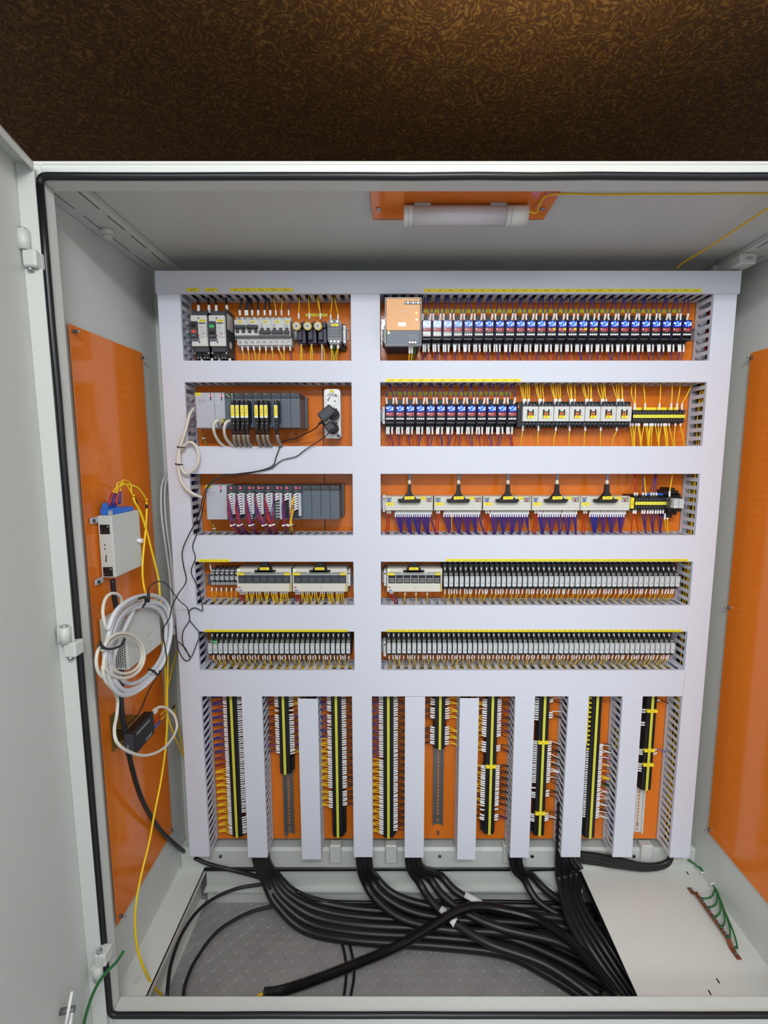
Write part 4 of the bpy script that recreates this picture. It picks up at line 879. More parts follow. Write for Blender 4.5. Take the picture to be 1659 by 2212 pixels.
# beige cable looped before the left duct
lead([(420, 881, 1.40), (410, 895, 1.385), (402, 925, 1.372), (391, 960, 1.37), (384, 985, 1.368), (384, 1005, 1.37), (390, 1035, 1.37), (402, 1055, 1.365), (420, 1068, 1.365), (436, 1074, 1.38)], 'w_beige', .0044, 'beige cable from the upper controller looped before the left duct', 'control_cable', n=8)
lead([(395, 940, 1.378), (388, 968, 1.372), (388, 1000, 1.37), (398, 1021, 1.37), (412, 1019, 1.37), (425, 1005, 1.37), (429, 985, 1.37), (424, 965, 1.37), (412, 955, 1.37), (400, 960, 1.375), (392, 972, 1.378)], 'w_beige', .0042, 'round beige cable loop tied before the left duct', 'control_cable', n=8)
for i, (x, y) in enumerate(((390, 966), (386, 1003))):
    b = MB(); q = at(x, y, 1.366); b.tube(spline([q+Vector((-.010, .004, .001)), q+Vector((0, -.006, 0)), q+Vector((.011, .003, -.001))], 3), .0016, 'black', 6); b.ball(q+Vector((-.008, -.001, .001)), .0026, 'black', 8)
    tag(b.obj('cable_tie', None, q), 'black tie round the beige cable loop, %s one' % ('upper', 'lower')[i], 'cable tie')
# ================================================================== ribbon cable interfaces, row 3 right
IX = [(831.5, 935), (938, 1040.5), (1044, 1146.5), (1150, 1252), (1255.5, 1359.5)]
for i, (xa, xb) in enumerate(IX):
    Y = 1.408; p0 = at(xa, 1073, Y); p1 = at(xb, 1102.5, Y); x0, x1, z1, z0 = p0.x, p1.x, p0.z, p1.z; org = ((x0+x1)/2, YP, z0)
    r = thing('interface_module', 'pale ribbon cable interface, %s of five from the left' % ordn(i+1), 'interface module', org); r['group'] = 'pale ribbon cable interfaces'
    zm = at(xa, 1085.5, Y).z
    b = MB(); b.box(x0, x1, Y+.010, YP-.008, z0+.002, z1, 'ivory', .0015); b.box(x0, x0+.003, Y-.001, Y+.03, z0, z1+.001, 'ivory', .0008); b.box(x1-.003, x1, Y-.001, Y+.03, z0, z1+.001, 'ivory', .0008)
    for xx, m in ((x0+.012, 'bluew'), (x1-.012, 'redlabel')): b.box(xx-.008, xx+.008, Y+.006, Y+.011, zm+.002, z1-.003, 'clear', .0008); b.cyl((xx, Y+.0055, zm+.006), (xx, Y+.007, zm+.006), .0035, m, 10); b.box(xx-.008, xx+.008, Y+.0055, Y+.0065, z1-.006, z1-.0045, 'ink')
    b.obj('base', r, org)
    b = MB(); b.box(x0+.003, x1-.003, Y, Y+.012, z0, zm, 'ivory', .001)
    for rr in range(2):
        for k in range(20): b.box(x0+.008+k*(x1-x0-.016)/19-.0009, x0+.008+k*(x1-x0-.016)/19+.0009, Y-.0003, Y, zm-.006-rr*.0095, zm-.0048-rr*.0095, 'mgrey')
    b.box(x0+.003, x1-.003, Y-.0003, Y, zm-.0102, zm-.0098, 'lgrey'); b.obj('terminal_row', r, org)
    for nm, xx, zz, w, t in (('name_label', x0+.015, zm-.0045, .012, 'PA0-15'), ('name_label', (x1-.030), z1-.005, .009, 'PL-571')):
        b = MB(); b.box(xx-w, xx+w, Y-.0008+(0 if nm and zz < zm else .009), Y+.0102 if zz > zm else Y, zz-.004, zz+.004, 'label_yellow'); b.text(t, xx, zz, Y-.0011+(0 if zz < zm else .009), .0038, 'ink'); b.obj(nm, r, org)
    # black hooded plug
    cx = at((xa+xb)/2+(1, 1, 1, 1, 2)[i], 1080, 1.395).x; zt = at(900, 1046, 1.395).z; zb_ = at(900, 1084, 1.395).z; H = zt-zb_
    oq = (cx, 1.395, zb_); q = thing('ribbon_plug', 'black hooded plug with yellow tag on the %s pale interface from the left' % ordn(i+1), 'plug', oq); q['group'] = 'black hooded plugs'
    prof = [(-.0245, 0), (.0245, 0), (.0245, .004), (.0335-.009, .006), (.019, .012), (.0085, .024), (.0055, .032), (.0045, H), (-.0045, H), (-.0055, .032), (-.0085, .024), (-.019, .012), (-.0245, .006)]
    b = MB(); b.prism([(cx+a_, zb_+c_) for a_, c_ in prof], 1.388, 1.404, 'black'); b.box(cx-.0335, cx+.0335, 1.390, 1.410, zb_+.001, zb_+.0075, 'black', .0012); b.box(cx-.030, cx+.030, 1.394, 1.416, zb_-.003, zb_+.001, 'dgrey', .0006); b.obj('hood', q, oq)
    b = MB(); b.xf = Matrix.Translation((cx, 0, zb_+.0125)) @ Matrix.Rotation(radians(-2), 4, 'Y'); b.box(-.0145, .0145, 1.3868, 1.388, -.0045, .0045, 'label_yellow'); b.text(('P10-A0', 'P20-A0', 'P30-A0', 'P40-A0', 'P50-A0')[i], 0, 0, 1.3865, .0046, 'ink'); b.obj('name_tag', q, oq)
    b = MB(); b.cyl((cx, 1.396, zb_+H-.001), (cx, 1.396, zb_+H+.0125), .0050, 'w_beige', 10, .0042); b.obj('sleeve', q, oq)
    b = MB(); b.tube(spline([(cx, 1.396, zb_+H+.011), (cx+.002, 1.400, zb_+H+.025), (cx+.006, 1.420, zb_+H+.045), (cx+.010, 1.442, zb_+H+.075)], 5), .0045, 'mgrey', 8); b.obj('cable', q, oq)
    # wires below
    stf = NW[0] >= 300
    def st(): return NW[0] >= 292
    lx = {0: [857, 861.8, 866.5, 871, 875.5, 880.2, 884.7, 889.3, 894, 898.5, 903, 907.8, 912.5, 917, 921.8, 926.5, 931.5], 1: [962, 967.5, 971.5, 976, 982, 987, 992, 997, 1002, 1007, 1012, 1017, 1022, 1026.5, 1031, 1036],
          2: [1062, 1066, 1071, 1076, 1081, 1086, 1091, 1096, 1101, 1106, 1111, 1116, 1121, 1126, 1131, 1136, 1141], 3: [1165, 1170, 1176, 1181, 1186, 1191, 1196, 1201, 1206, 1210, 1217, 1221, 1226, 1230, 1235, 1240, 1245], 4: [1277, 1281.5, 1286, 1290.5, 1295, 1301, 1306, 1310, 1316, 1321, 1326, 1331, 1336, 1340.5, 1345, 1350]}[i]
    for j, x in enumerate([xa+6, xa+11]):
        e = x-5.5; wire([at(x, 1102, 1.428), at(x, 1111, 1.428), at(x-2, 1130, 1.432), at(e, 1158, 1.44)], 'w_red', 'red wire below the %s pale interface, %s one' % (ordn(i+1), ('left', 'right')[j]), .0016, .010, .0030, None, st())
    g0 = lx[0]
    for j, x in enumerate(lx):
        two = (j % 2 == 1) if i != 4 else False
        grp = int((x-g0)//18.5); e = g0+8+grp*18.5+random.uniform(-1.6, 1.6)+(4 if i in (0, 1) else -1)
        m = 'w_yellow' if (i, j) == (1, 3) else ('w_purple' if random.random() < .62 else random.choice(('w_blue', 'w_violet')))
        ss = st()
        wire([at(x, 1103, 1.430), at(x, 1112, 1.428), at(x*.7+e*.3, 1132, 1.432), at(e, 1158, 1.44)], m, '%s wire below the %s pale interface, %s from the left' % (m[2:], ordn(i+1), ordn(j+1)), .0014, .0115, .0028, None, ss)
        if not two or i != 4:
            wire([at(x-2.3, 1105, 1.432), at(x-2.6, 1116, 1.430), at(x*.7+e*.3-1, 1134, 1.432), at(e-1, 1158, 1.44)], random.choice(('w_purple', 'w_blue', 'w_violet')), '', .0014, .0165, .0026, None, True)
# terminal strip with blue bridge, row 3
Y = 1.410; a = at(1371, 1087, Y); c = at(1443, 1087, Y); n = 12
r, org = terminal_strip('black twelve-way terminal strip with blue back bridge, right of the pale interfaces', False, a.x, a.z, n, (c.x-a.x)/n, Y, .034)
b = MB(); q = at(1366.5, 1087, Y-.004); b.box(q.x-.0045, q.x+.0045, Y-.004, YP-.012, q.z-.0165, q.z+.0165, 'label_yellow', .0006); b.text('TB-C', q.x, q.z, Y-.0044, .0055, 'ink', vert=True); b.obj('end_tag', r, org)
b = MB(); q = at(1396, 1070, 1.432); q1 = at(1435, 1070, 1.432); b.box(q.x, q1.x, 1.430, 1.445, q.z-.006, q.z+.006, 'blue', .001); b.obj('bridge_bar', r, org)
b = MB(); q = at(1354, 1070, 1.432); b.box(q.x, q.x+.035, 1.436, 1.46, q.z-.005, q.z+.003, 'w_brown', .001); b.obj('rear_bar', r, org)
for i, (x, e, m) in enumerate(((1371, 1370, 'w_red'), (1376, 1372, 'w_red'), (1389, 1390, 'w_purple'), (1395, 1391, 'w_yellow'), (1407, 1413, 'w_violet'), (1412.5, 1415, 'w_purple'), (1418, 1416, 'w_violet'))):
    wire([at(x, 1076, 1.428), at(x-.3, 1062, 1.425), at((x+e)/2, 1045, 1.425), at(e+(3 if i > 3 else -1), 1016, 1.435)], m, '%s wire into the top of the twelve-way strip, %s from the left' % (m[2:], ordn(i+1)), .0016, .018, .0029, None, NW[0] >= 300)
for i, (x, e, m) in enumerate(((1368, 1364, 'w_red'), (1373, 1380, 'w_red'), (1387, 1396, 'w_purple'), (1392, 1396, 'w_purple'), (1398.5, 1394, 'w_violet'), (1404.5, 1411, 'w_purple'), (1409.5, 1411, 'w_violet'), (1415.5, 1411, 'w_purple'), (1421, 1426, 'w_violet'), (1426.5, 1428, 'w_purple'), (1432, 1427, 'w_purple'), (1436, 1442, 'w_yellow'), (1441.5, 1445, 'w_yellow'))):
    d = 12 if i > 10 else 0
    wire([at(x+1, 1097+d, 1.428), at(x, 1112+d, 1.425), at((x+e)/2-1, 1130+d*.5, 1.43), at(e, 1158, 1.44)], m, '', .0016, .018, .0029, None, True)
Y = 1.37; q = at(1458, 1088, Y)
r = thing('relay_pair', 'black socketed relay pair with two pale faces right of the twelve-way strip', 'relay', (q.x, YP, q.z))
b = MB()
for x0, x1, y0, y1 in ((1437, 1466, 1060, 1070), (1446, 1458, 1054, 1062), (1444, 1462, 1100, 1112), (1440, 1452, 1110, 1118), (1447, 1470, 1066, 1076)):
    u0 = at(x0, y0, 1.42); u1 = at(x1, y1, 1.42); b.box(u0.x, u1.x, 1.42, YP-.008, u1.z, u0.z, 'black', .001)
u0 = at(1447, 1074, 1.40); u1 = at(1472, 1104, 1.40); b.box(u0.x, u1.x, 1.40, YP-.008, u1.z, u0.z, 'black', .001); b.obj('socket', r, (q.x, YP, q.z))
b = MB(); u0 = at(1447, 1077, 1.385); u1 = at(1456, 1098, 1.385); b.box(u0.x, u1.x, 1.385, 1.40, u1.z, u0.z, 'smoke', .0008); b.box(u0.x+.003, u1.x-.003, 1.384, 1.385, u1.z+.005, u1.z+.009, 'gold'); b.box(u0.x+.002, u1.x-.002, 1.384, 1.385, u1.z+.015, u1.z+.018, 'brass'); b.obj('clear_side', r, (q.x, YP, q.z))
for i, (x0, x1) in enumerate(((1457, 1465.5), (1468.5, 1477))):
    u0 = at(x0, 1078, Y); u1 = at(x1, 1098, Y); b = MB(); b.box(u0.x, u1.x, Y, 1.41, u1.z, u0.z, 'relayface', .0008)
    for k in range(3): b.box(u0.x+.002, u1.x-.003, Y-.0003, Y, u0.z-.004-k*.006, u0.z-.0046-k*.006, 'mgrey')
    b.obj('relay_module', r, (q.x, YP, q.z))
wire([at(1446, 1073, 1.40), at(1447, 1058, 1.41), at(1450, 1042, 1.42), at(1454, 1016, 1.435)], 'w_yellow', 'yellow wire into the top of the relay pair beside the right duct', .0019, .018, .0028)
# ================================================================== grey fuse terminals, row 4 left
for i in range(6):
    px = 456.5+10.6*i; Y = 1.405; c = at(px, 1250, Y); zt = at(px, 1231, Y).z; zb = at(px, 1270, Y).z; w = .0068; org = (c.x, YP, zb)
    r = thing('fuse_terminal', 'clear grey fuse terminal left of the relay boards, %s of six' % ordn(i+1), 'fuse terminal', org); r['group'] = 'clear grey fuse terminals'
    b = MB(); b.box(c.x-w, c.x+w*.2, Y+.018, YP-.01, zb+.004, zt-.002, 'clear_d', .0008)
    for k in (-1, 1): b.cyl((c.x+k*w*.5, Y+.012, zt-.006), (c.x+k*w*.5, Y+.02, zt-.006), .0028, 'clear', 8); b.box(c.x+k*w*.5-.0026, c.x+k*w*.5+.0026, Y+.012, Y+.02, zb+.006, zb+.014, 'clear', .0006)
    b.obj('base', r, org)
    b = MB(); b.box(c.x-w*.8, c.x+w*.8, Y+.004, Y+.02, c.z-.007, c.z+.006, 'clear', .0015); b.box(c.x-w*.8, c.x+w*.5, Y+.008, Y+.018, zt-.016, zt-.011, 'lgrey', .0008); b.obj('fuse_carrier', r, org)
    x = (458, 467.5, 478, 489, 500, 510.5)[i]; e = (463, 464, 480, 494, 500, 511)[i]
    wire([at(x, 1270, 1.42), at(x, 1280, 1.425), at((x+e)/2, 1290, 1.432), at(e, 1302, 1.44)], 'w_yellow', '', .0015, .012, .0024, None, True)
lead([(456, 1232, 1.42), (454, 1222, 1.42), (452, 1208, 1.44)], 'w_grey', .0022, 'thin grey lead above the first fuse terminal', 'grey_lead')
# ================================================================== relay boards, row 4
for i, (xa, xb, lb) in enumerate(((511, 630, 'relay board with grey relays right of the fuse terminals'), (631.5, 750.5, 'relay board with grey relays at the right end of the left half'), (836, 955, 'relay board with black relays left of the upper right relay row'))):
    Y = 1.405; p0 = at(xa, 1229, Y); p1 = at(xb, 1278, Y); x0, x1, z1, z0 = p0.x, p1.x, p0.z, p1.z; org = ((x0+x1)/2, YP, z0)
    r = thing('relay_board', lb, 'relay board', org); za = at(xa, 1239, Y).z; zb = at(xa, 1260, Y).z
    b = MB(); b.box(x0, x1, Y+.004, YP-.008, za-.0005, z1, 'ivory', .001); b.box(x0, x0+.003, Y+.002, Y+.03, z0, z1, 'ivory'); b.box(x1-.003, x1, Y+.002, Y+.03, z0, z1, 'ivory'); b.ball((x0+.006, Y+.0035, z1-.005), .0022, 'led_green', 8, .4)
    b.box(x0+.006, x0+.044, Y+.0035, Y+.004, za+.002, za+.0032, 'dgrey'); b.box(x1-.046, x1-.008, Y+.0035, Y+.004, za+.002, za+.0032, 'dgrey'); b.obj('top_board', r, org)
    b = MB(); b.box(x0+.003, x1-.003, Y+.006, YP-.02, zb, za, 'mgrey' if i < 2 else 'pale', .0006); b.box(x0+.003, x1-.003, Y+.0015, Y+.007, za-.0055, za-.0015, 'clear'); b.obj('relay_tray', r, org)
    for k in range(7):
        xx = x0+.005+k*(x1-x0-.008)/7; ww = (x1-x0-.008)/7-.0028; b = MB(); b.box(xx, xx+ww, Y+.0005, Y+.01, zb+.001, za-.0065, 'dgrey' if i < 2 else 'black', .0008)
        for j in range(3): b.box(xx+.002, xx+ww-.002, Y, Y+.0006, zb+.004+j*.005, zb+.0058+j*.005, 'mgrey' if i < 2 else 'lgrey')
        b.obj('plug_relay', r, org)
    b = MB(); b.box(x0, x1-.004, Y-.002, Y+.02, z0, zb-.0005, 'ivory', .001); b.box(x1-.006, x1-.002, Y-.0024, Y+.01, z0+.001, zb-.001, 'gold')
    b.box(x0+.003, x0+.012, Y-.0024, Y-.002, z0+.0125, z0+.0155, 'redlabel'); b.box(x0+.006, x0+.015, Y-.0024, Y-.002, z0+.003, z0+.0062, 'bluew')
    for rr in range(2):
        for k in range(15): b.box(x0+.019+k*.0085, x0+.0205+k*.0085, Y-.0023, Y-.002, z0+.0045+rr*.0088, z0+.0062+rr*.0088, 'lgrey')
    b.text('RB20', x0+(x1-x0)*.52, z0+.0145, Y-.0024, .003, 'dgrey'); b.obj('terminal_row', r, org)
    for xx, zz, w, t in ((x0+.012, za-.001, .011, 'LD1-16'), (x1-.013, za-.0008, .0085, 'RB-571')):
        b = MB(); b.box(xx-w, xx+w, Y-.0016, Y-.0006, zz-.0042, zz+.003, 'label_yellow'); b.text(t, xx, zz-.0006, Y-.0019, .0036, 'ink'); b.obj('name_label', r, org)
    cx = at(((xa+xb)/2+(0, -1, -1.5)[i]), 1233, 1.395).x; zq = at(900, 1236, 1.400).z; oq = (cx, 1.400, zq)
    q = thing('ribbon_plug', 'black hooded plug in shade above the %s relay board' % ('first', 'second', 'third')[i], 'plug', oq)
    b = MB(); b.prism([(cx-.024, zq), (cx+.024, zq), (cx+.024, zq+.004), (cx+.018, zq+.014), (cx+.008, zq+.026), (cx+.005, zq+.040), (cx-.005, zq+.040), (cx-.008, zq+.026), (cx-.018, zq+.014), (cx-.024, zq+.004)], 1.400, 1.414, 'black'); b.box(cx-.032, cx+.032, 1.400, 1.418, zq-.001, zq+.005, 'black', .001); b.obj('hood', q, oq)
    b = MB(); b.box(cx-.014, cx+.014, 1.3985, 1.400, zq+.007, zq+.015, 'label_yellow'); b.text('P%d-LD1' % (i+1), cx, zq+.011, 1.3982, .0042, 'ink'); b.obj('name_tag', q, oq)
    if i < 2:
        for j in range(3): x = xa+8+j*4; wire([at(x, 1278, 1.425), at(x, 1285, 1.425), at(x+2+j*2, 1296, 1.432), at(x+1+j, 1311, 1.44)], ('w_red', 'w_red', 'w_violet')[j], '', .0019, .008, .0025, None, True)
        base = xa-511
        for j, x in enumerate((531, 534, 540, 544, 548, 554, 559, 563, 572, 576, 580, 587, 591, 595, 598, 606, 609, 613, 617, 621)):
            e = x+random.choice((-7, -4, 3, 6)) if j % 3 else x+2
            wire([at(x+base, 1278, 1.425), at(x+base, 1285, 1.425), at(base+(x+e)/2, 1295, 1.43), at(base+e, 1312, 1.442)], 'w_yellow', '', .0017, .006, .0025, None, True)
    else:
        for j in range(3): x = xa+7+j*3; wire([at(x, 1278, 1.425), at(x, 1285, 1.425), at(x+4+j*2, 1294, 1.432), at(x+7+j, 1306, 1.44)], ('w_red', 'w_red', 'w_violet')[j], '', .0018, .006, .0025, None, True)
        for x, e in ((875, 872), (899, 900), (923, 923)): wire([at(x, 1279, 1.425), at(x-.5, 1286, 1.425), at((x+e)/2, 1296, 1.432), at(e, 1308, 1.442)], 'w_yellow', '', .0016, .008, .0026, None, True)
# ================================================================== slim relays
def relay():
    r = thing('slim_relay', '', 'relay', (0, 0, 0)); O = (0, 0, 0); Y = -.096; w = .0070
    b = MB(); b.box(-w, w, -.070, -.008, -.030, .050, 'black', .001); b.box(-w, w, -.084, -.068, -.024, .026, 'black', .001); b.box(-w*.9, w*.9, -.058, -.02, .050, .062, 'black'); b.cyl((0, -.090, -.0195), (0, -.082, -.0195), .0045, 'black', 8); b.obj('relay_socket', r, O)
    b = MB(); b.box(-w+.0012, w-.0012, Y, -.085, -.0150, .0165, 'relayface', .0008)
    b.box(-.0035, .0035, Y-.0003, Y, .0125, .0135, 'mgrey'); b.box(-.003, .002, Y-.0003, Y, .0035, .0042, 'lgrey'); b.box(-.001, .0015, Y-.0003, Y, -.004, -.0015, 'mgrey'); b.box(.001, .0035, Y-.0003, Y, -.006, -.0045, 'mgrey'); b.obj('relay_module', r, O)
    b = MB(); b.box(-w+.0014, w-.0014, -.086, -.070, .0175, .0265, 'smoke', .0008); b.box(-.0035, -.0008, -.0868, -.086, .019, .0225, 'lgrey'); b.box(.0012, .0036, -.0868, -.086, .019, .0225, 'lgrey'); b.obj('clip_lever', r, O)
    return r
rp = relay(); first = True
for nm, x0, x1, n, py, grp in (('upper right', 963.4, 1464.8, 45, 1257, 'slim relays, upper right row'), ('lower left', 453.4, 752.0, 28, 1402, 'slim relays, lower left row'), ('lower right', 840, 1454.2, 57, 1401.5, 'slim relays, lower right row')):
    for i in range(n):
        px = x0+(x1-x0)*i/(n-1); p = at(px, py, YP-.096); lb = 'slim relay with pale face, %s from the left in the %s relay row' % (ordn(i+1), nm)
        if first: rp.location = (p.x, YP, p.z); rp['label'] = lb; r = rp; first = False
        else: r = dup(rp, (p.x, YP, p.z), lb)
        r['group'] = grp
        d = random.uniform(-.0012, .0012); x = p.x-.001
        STUFF.tube([(x+d, YP-.066, p.z+.040), (x, YP-.072, p.z+.034), (x, YP-.074, p.z+.029)], .0012, 'w_grey', 5, radii=[.0026, .0024, .0012])
        STUFF.tube(spline([(x+d*2-.001, YP-.052, p.z+.060), (x+d, YP-.062, p.z+.048), (x+d, YP-.066, p.z+.040)], 3), .0013, 'w_grey', 5)
        for s_ in ((-.003, .003) if (i*7) % 3 else (0,)):
            e = p.x+s_*.3+random.uniform(-.006, .006)
            wire([(p.x+s_, YP-.072, p.z-.027), (p.x+s_*1.3+random.uniform(-.002, .002), YP-.068, p.z-.044), (p.x*.4+e*.6, YP-.060, p.z-.056), (e, YP-.045, p.z-.078)], 'w_yellow', '', .0012, .019, .0022, None, True)
# green sticker on one relay
b = MB(); q = at(464, 1387, YP-.098); b.xf = Matrix.Translation(q) @ Matrix.Rotation(radians(18), 4, 'Y'); b.box(-.008, .008, -.002, 0, -.003, .003, 'green', .0006); tag(b.obj('paper_scrap', None, q), 'small green scrap on top of the lower left relays', 'scrap')

# ================================================================== nine vertical terminal strips
CL = [(-.5244, 1808, 'ferrules all down both sides'), (-.3565, 1672, ''), (-.1858, 1808, ''), (-.0168, 1810, ''), (.1512, 1618, ''), (.3207, 1802, ''), (.489, 1805, ''), (.6587, 1810, ''), (.8365, 1707, '')]
NAMES = ['leftmost vertical strip, beside the tall left duct', 'short vertical strip, second from the left, bare rail below', 'third vertical strip from the left', 'fourth vertical strip, full of sleeves on both sides', 'shortest vertical strip, in the middle, bare rail below', 'sixth vertical strip with one yellow crossbar', 'seventh vertical strip with two yellow crossbars', 'eighth vertical strip with tall yellow bridge bar', 'ninth vertical strip with three yellow crossbars']
YS = 1.440; zS = zd(1497); PITCH = .0080
def cz(py): return at(850, py, YS).z
for i, (x, pb, _) in enumerate(CL):
    n = int(round((zS-cz(pb))/PITCH)); pt = (zS-cz(pb))/n
    r, org = terminal_strip('black terminal strip with yellow markers, '+NAMES[i], True, x, zS, n, pt, YS, .031, group=None)
    for py in {5: (1655,), 6: (1603, 1756), 8: (1535, 1620, 1651)}.get(i, ()): place_divider(r, org, x, cz(py), YS)
    b = MB(); b.box(x-.0175, x+.0175, YP-.009, YP-.008, cz(pb)-.006, zS, 'steel_dull'); b.obj('rail', r, org)
    if i in (1, 2, 0, 3, 5, 6):
        b = MB(); q = cz(pb); s_ = -1 if i in (5, 6) else 1; b.box(x+s_*.016, x+s_*.026, YS+.012, YP-.01, q, q+.05 if i != 2 else q+.10, 'black', .001); b.ball((x+s_*.0235, YS+.012, q+.004), .0025, 'steel', 8); b.obj('end_bracket', r, org)
    def side(s_, ys, cols, L=.017, reach=.052, r_=.0015, ang=0.0, dark=False):
        for (a_, b_) in ys:
            z = cz(a_)-PITCH*.3
            while z > cz(b_):
                m = cols(z) if callable(cols) else random.choice(cols); g = round((z-.0)/.024)*.024; e = z+(g-z)*.75-ang*.01
                j = random.uniform(-.0012, .0012); x0 = x+s_*.0145
                P = [Vector((x0, YS+.006, z)), Vector((x0+s_*.011, YS+.008, z+j)), Vector((x0+s_*.019, YS+.012, z+j*1.8-(z-e)*.15)), Vector((x0+s_*(reach*.65), YS+.013, z*.35+e*.65-.002)), Vector((x0+s_*reach, YS+.010, e-.005))]
                sl, full = split_sleeve(P, L); STUFF.tube(full, r_, m, 5); STUFF.tube(sl, .0025, 'sleeve', 6)
                z -= pt
    yb = lambda py: (lambda z: 'w_yellow' if z < cz(py) else random.choice(('w_blue', 'w_purple', 'w_blue')))
    dk = ['w_brown', 'w_black', 'w_brown']
    if i == 0:
        side(-1, [(1506, 1640)], ['w_blue', 'w_purple', 'w_blue']); side(-1, [(1640, 1662)], ['w_violet', 'w_red', 'w_brown']); side(-1, [(1664, 1806)], ['w_yellow']); side(1, [(1506, 1760), (1768, 1806)], dk, reach=.035)
    if i == 1: side(-1, [(1506, 1532), (1536, 1541), (1547, 1633)], dk+['w_violet']); side(1, [(1506, 1529)], ['w_yellow'], reach=.04); side(1, [(1535, 1541), (1545, 1622)], ['w_violet', 'w_brown', 'w_purple'], reach=.04); side(1, [(1624, 1634)], ['w_yellow'], reach=.04)
    if i == 2: side(-1, [(1506, 1541), (1547, 1570), (1575, 1598)], ['w_blue', 'w_purple', 'w_blue']); side(-1, [(1600, 1705), (1712, 1750)], ['w_yellow']); side(1, [(1506, 1706), (1712, 1746)], dk)
    if i == 3: side(-1, [(1506, 1642)], ['w_blue', 'w_purple', 'w_blue', 'w_violet']); side(-1, [(1644, 1806)], ['w_yellow']); side(1, [(1506, 1800)], dk)
    if i == 4: side(-1, [(1512, 1526), (1531, 1556), (1573, 1614)], dk); side(1, [(1512, 1527), (1532, 1556), (1573, 1613)], ['w_yellow'], reach=.046)
    if i == 5: side(-1, [(1512, 1596), (1605, 1630), (1656, 1745), (1751, 1754), (1763, 1778)], ['w_yellow', 'w_yellow', 'w_brown'], reach=.042); side(1, [(1512, 1596), (1613, 1628), (1656, 1746), (1750, 1754), (1763, 1775)], dk+['w_violet'], reach=.046)
    if i == 6: side(-1, [(1510, 1561), (1603, 1696), (1703, 1707), (1714, 1726), (1761, 1780)], ['w_black'], reach=.03); side(1, [(1512, 1520), (1541, 1556), (1603, 1696), (1711, 1724), (1760, 1778)], ['w_brown', 'w_black', 'w_white'], reach=.046)
    if i == 7:
        side(-1, [(1610, 1770)], ['w_black'], L=.010, reach=.02); 
        side(1, [(1610, 1628)], ['w_black', 'w_white'], reach=.045); side(1, [(1629, 1655)], ['w_white', 'w_violet', 'w_red'], reach=.045); side(1, [(1658, 1690)], ['w_yellow', 'w_red', 'w_yellow'], reach=.045); side(1, [(1691, 1705)], ['w_green', 'w_black'], reach=.045); side(1, [(1706, 1772)], ['w_red', 'w_brown', 'w_white', 'w_white'], reach=.045)
        b = MB(); b.box(x-.0285, x-.0245, YS+.002, YS+.016, cz(1608), zS, 'label_yellow', .0006); b.obj('bridge_bar', r, org)
        b = MB()
        for k in range(28): z = zS-.004-k*pt; b.box(x-.0245, x-.016, YS+.003, YS+.014, z-.0022, z+.0022, 'label_yellow' if k % 2 else 'black')
        b.obj('bridge_teeth', r, org)
    if i == 8: side(-1, [(1534, 1545), (1562, 1571), (1621, 1634), (1652, 1671)], ['w_black'], reach=.025); side(1, [(1514, 1519)], ['w_brown'], reach=.045); side(1, [(1622, 1626)], ['bluew'], reach=.05); side(1, [(1630, 1634)], ['w_white'], L=.012, reach=.02)
    if i in (1, 4, 8):
        zt = cz(pb)-.002; zb = at(850, {1: 1802, 4: 1783, 8: 1800}[i], YP-.008).z; b = MB()
        for s_ in (-1, 1): b.box(x+s_*.0175, x+s_*.0125, YP-.009, YP-.008, zb, zt, 'steel_dull' if i < 8 else 'pale'); b.box(x+s_*.0128, x+s_*.0122, YP-.008, YP-.001, zb, zt, 'steel_dull' if i < 8 else 'pale')
        b.box(x-.0125, x+.0125, YP-.002, YP-.001, zb, zt, 'steel_dull' if i < 8 else 'pale'); z = zt-.008
        while z > zb+.01: b.box(x-.0022, x+.0022, YP-.0026, YP-.002, z-.0045, z+.0030, 'orange'); z -= .0125
        b.cyl((x, YP-.006, zb+.032), (x, YP-.002, zb+.032), .0035, 'steel', 8); tag(b.obj('din_rail', None, (x, YP, zb)), {1: 'bare slotted rail below the second vertical terminal strip', 4: 'bare slotted rail below the shortest vertical terminal strip', 8: 'pale bare slotted rail below the ninth vertical terminal strip'}[i], 'rail')
o = STUFF.obj('wires', None, (0, YP, 1.0)); tag(o, 'short wires with white sleeves running from the relays and vertical terminal strips into the ducts', 'wires', None, 'stuff')
# ================================================================== gear on the left side plate
def cableX(P_, m, r, label, name='cable', cat='cable', n=8, seg=6, obj=True):
    return lead(P_, m, r, label, name, cat, n, onx, seg)
# white fibre box with blue couplers
X0, X1 = -.732, -.694; pF = onx(240, 1113, X1); pB = onx(300.5, 1105, X1); y0, y1 = pF.y, pB.y; z1 = onx(225, 1114, -.712).z; z0 = onx(232, 1251.5, -.705).z
org = (X0, (y0+y1)/2, z0)
r = thing('fibre_box', 'white metal fibre box with a row of blue couplers on top', 'fibre box', org)
b = MB(); b.box(X0+.003, X1, y0, y1, z0, z1, 'paint', .0018); b.box(X0+.004, X0+.024, y0-.0004, y0, z0+.045, z0+.0465, 'pale')
for dz in (.083, .073): b.cyl((X0+.017, y0-.0006, z0+dz), (X0+.017, y0+.001, z0+dz), .0018, 'black', 8)
b.prism([(X0+.018, z0+.058), (X0+.020, z0+.058), (X0+.0185, z0+.040), (X0+.0155, z0+.040)], y0-.0006, y0, 'ink'); b.text('-J', X0+.014, z1-.012, y0-.0006, .005, 'ink'); b.obj('case', r, org)
for zz in (z1-.035, z0+.014):
    b = MB(); b.box(X0+.008, X0+.032, y0-.0012, y0+.001, zz-.011, zz+.013, 'black', .0025); b.ball((X0+.028, y0-.001, zz+.008), .0018, 'pale', 6); b.ball((X0+.0125, y0-.001, zz-.005), .0018, 'copper', 6); b.obj('cable_entry', r, org)
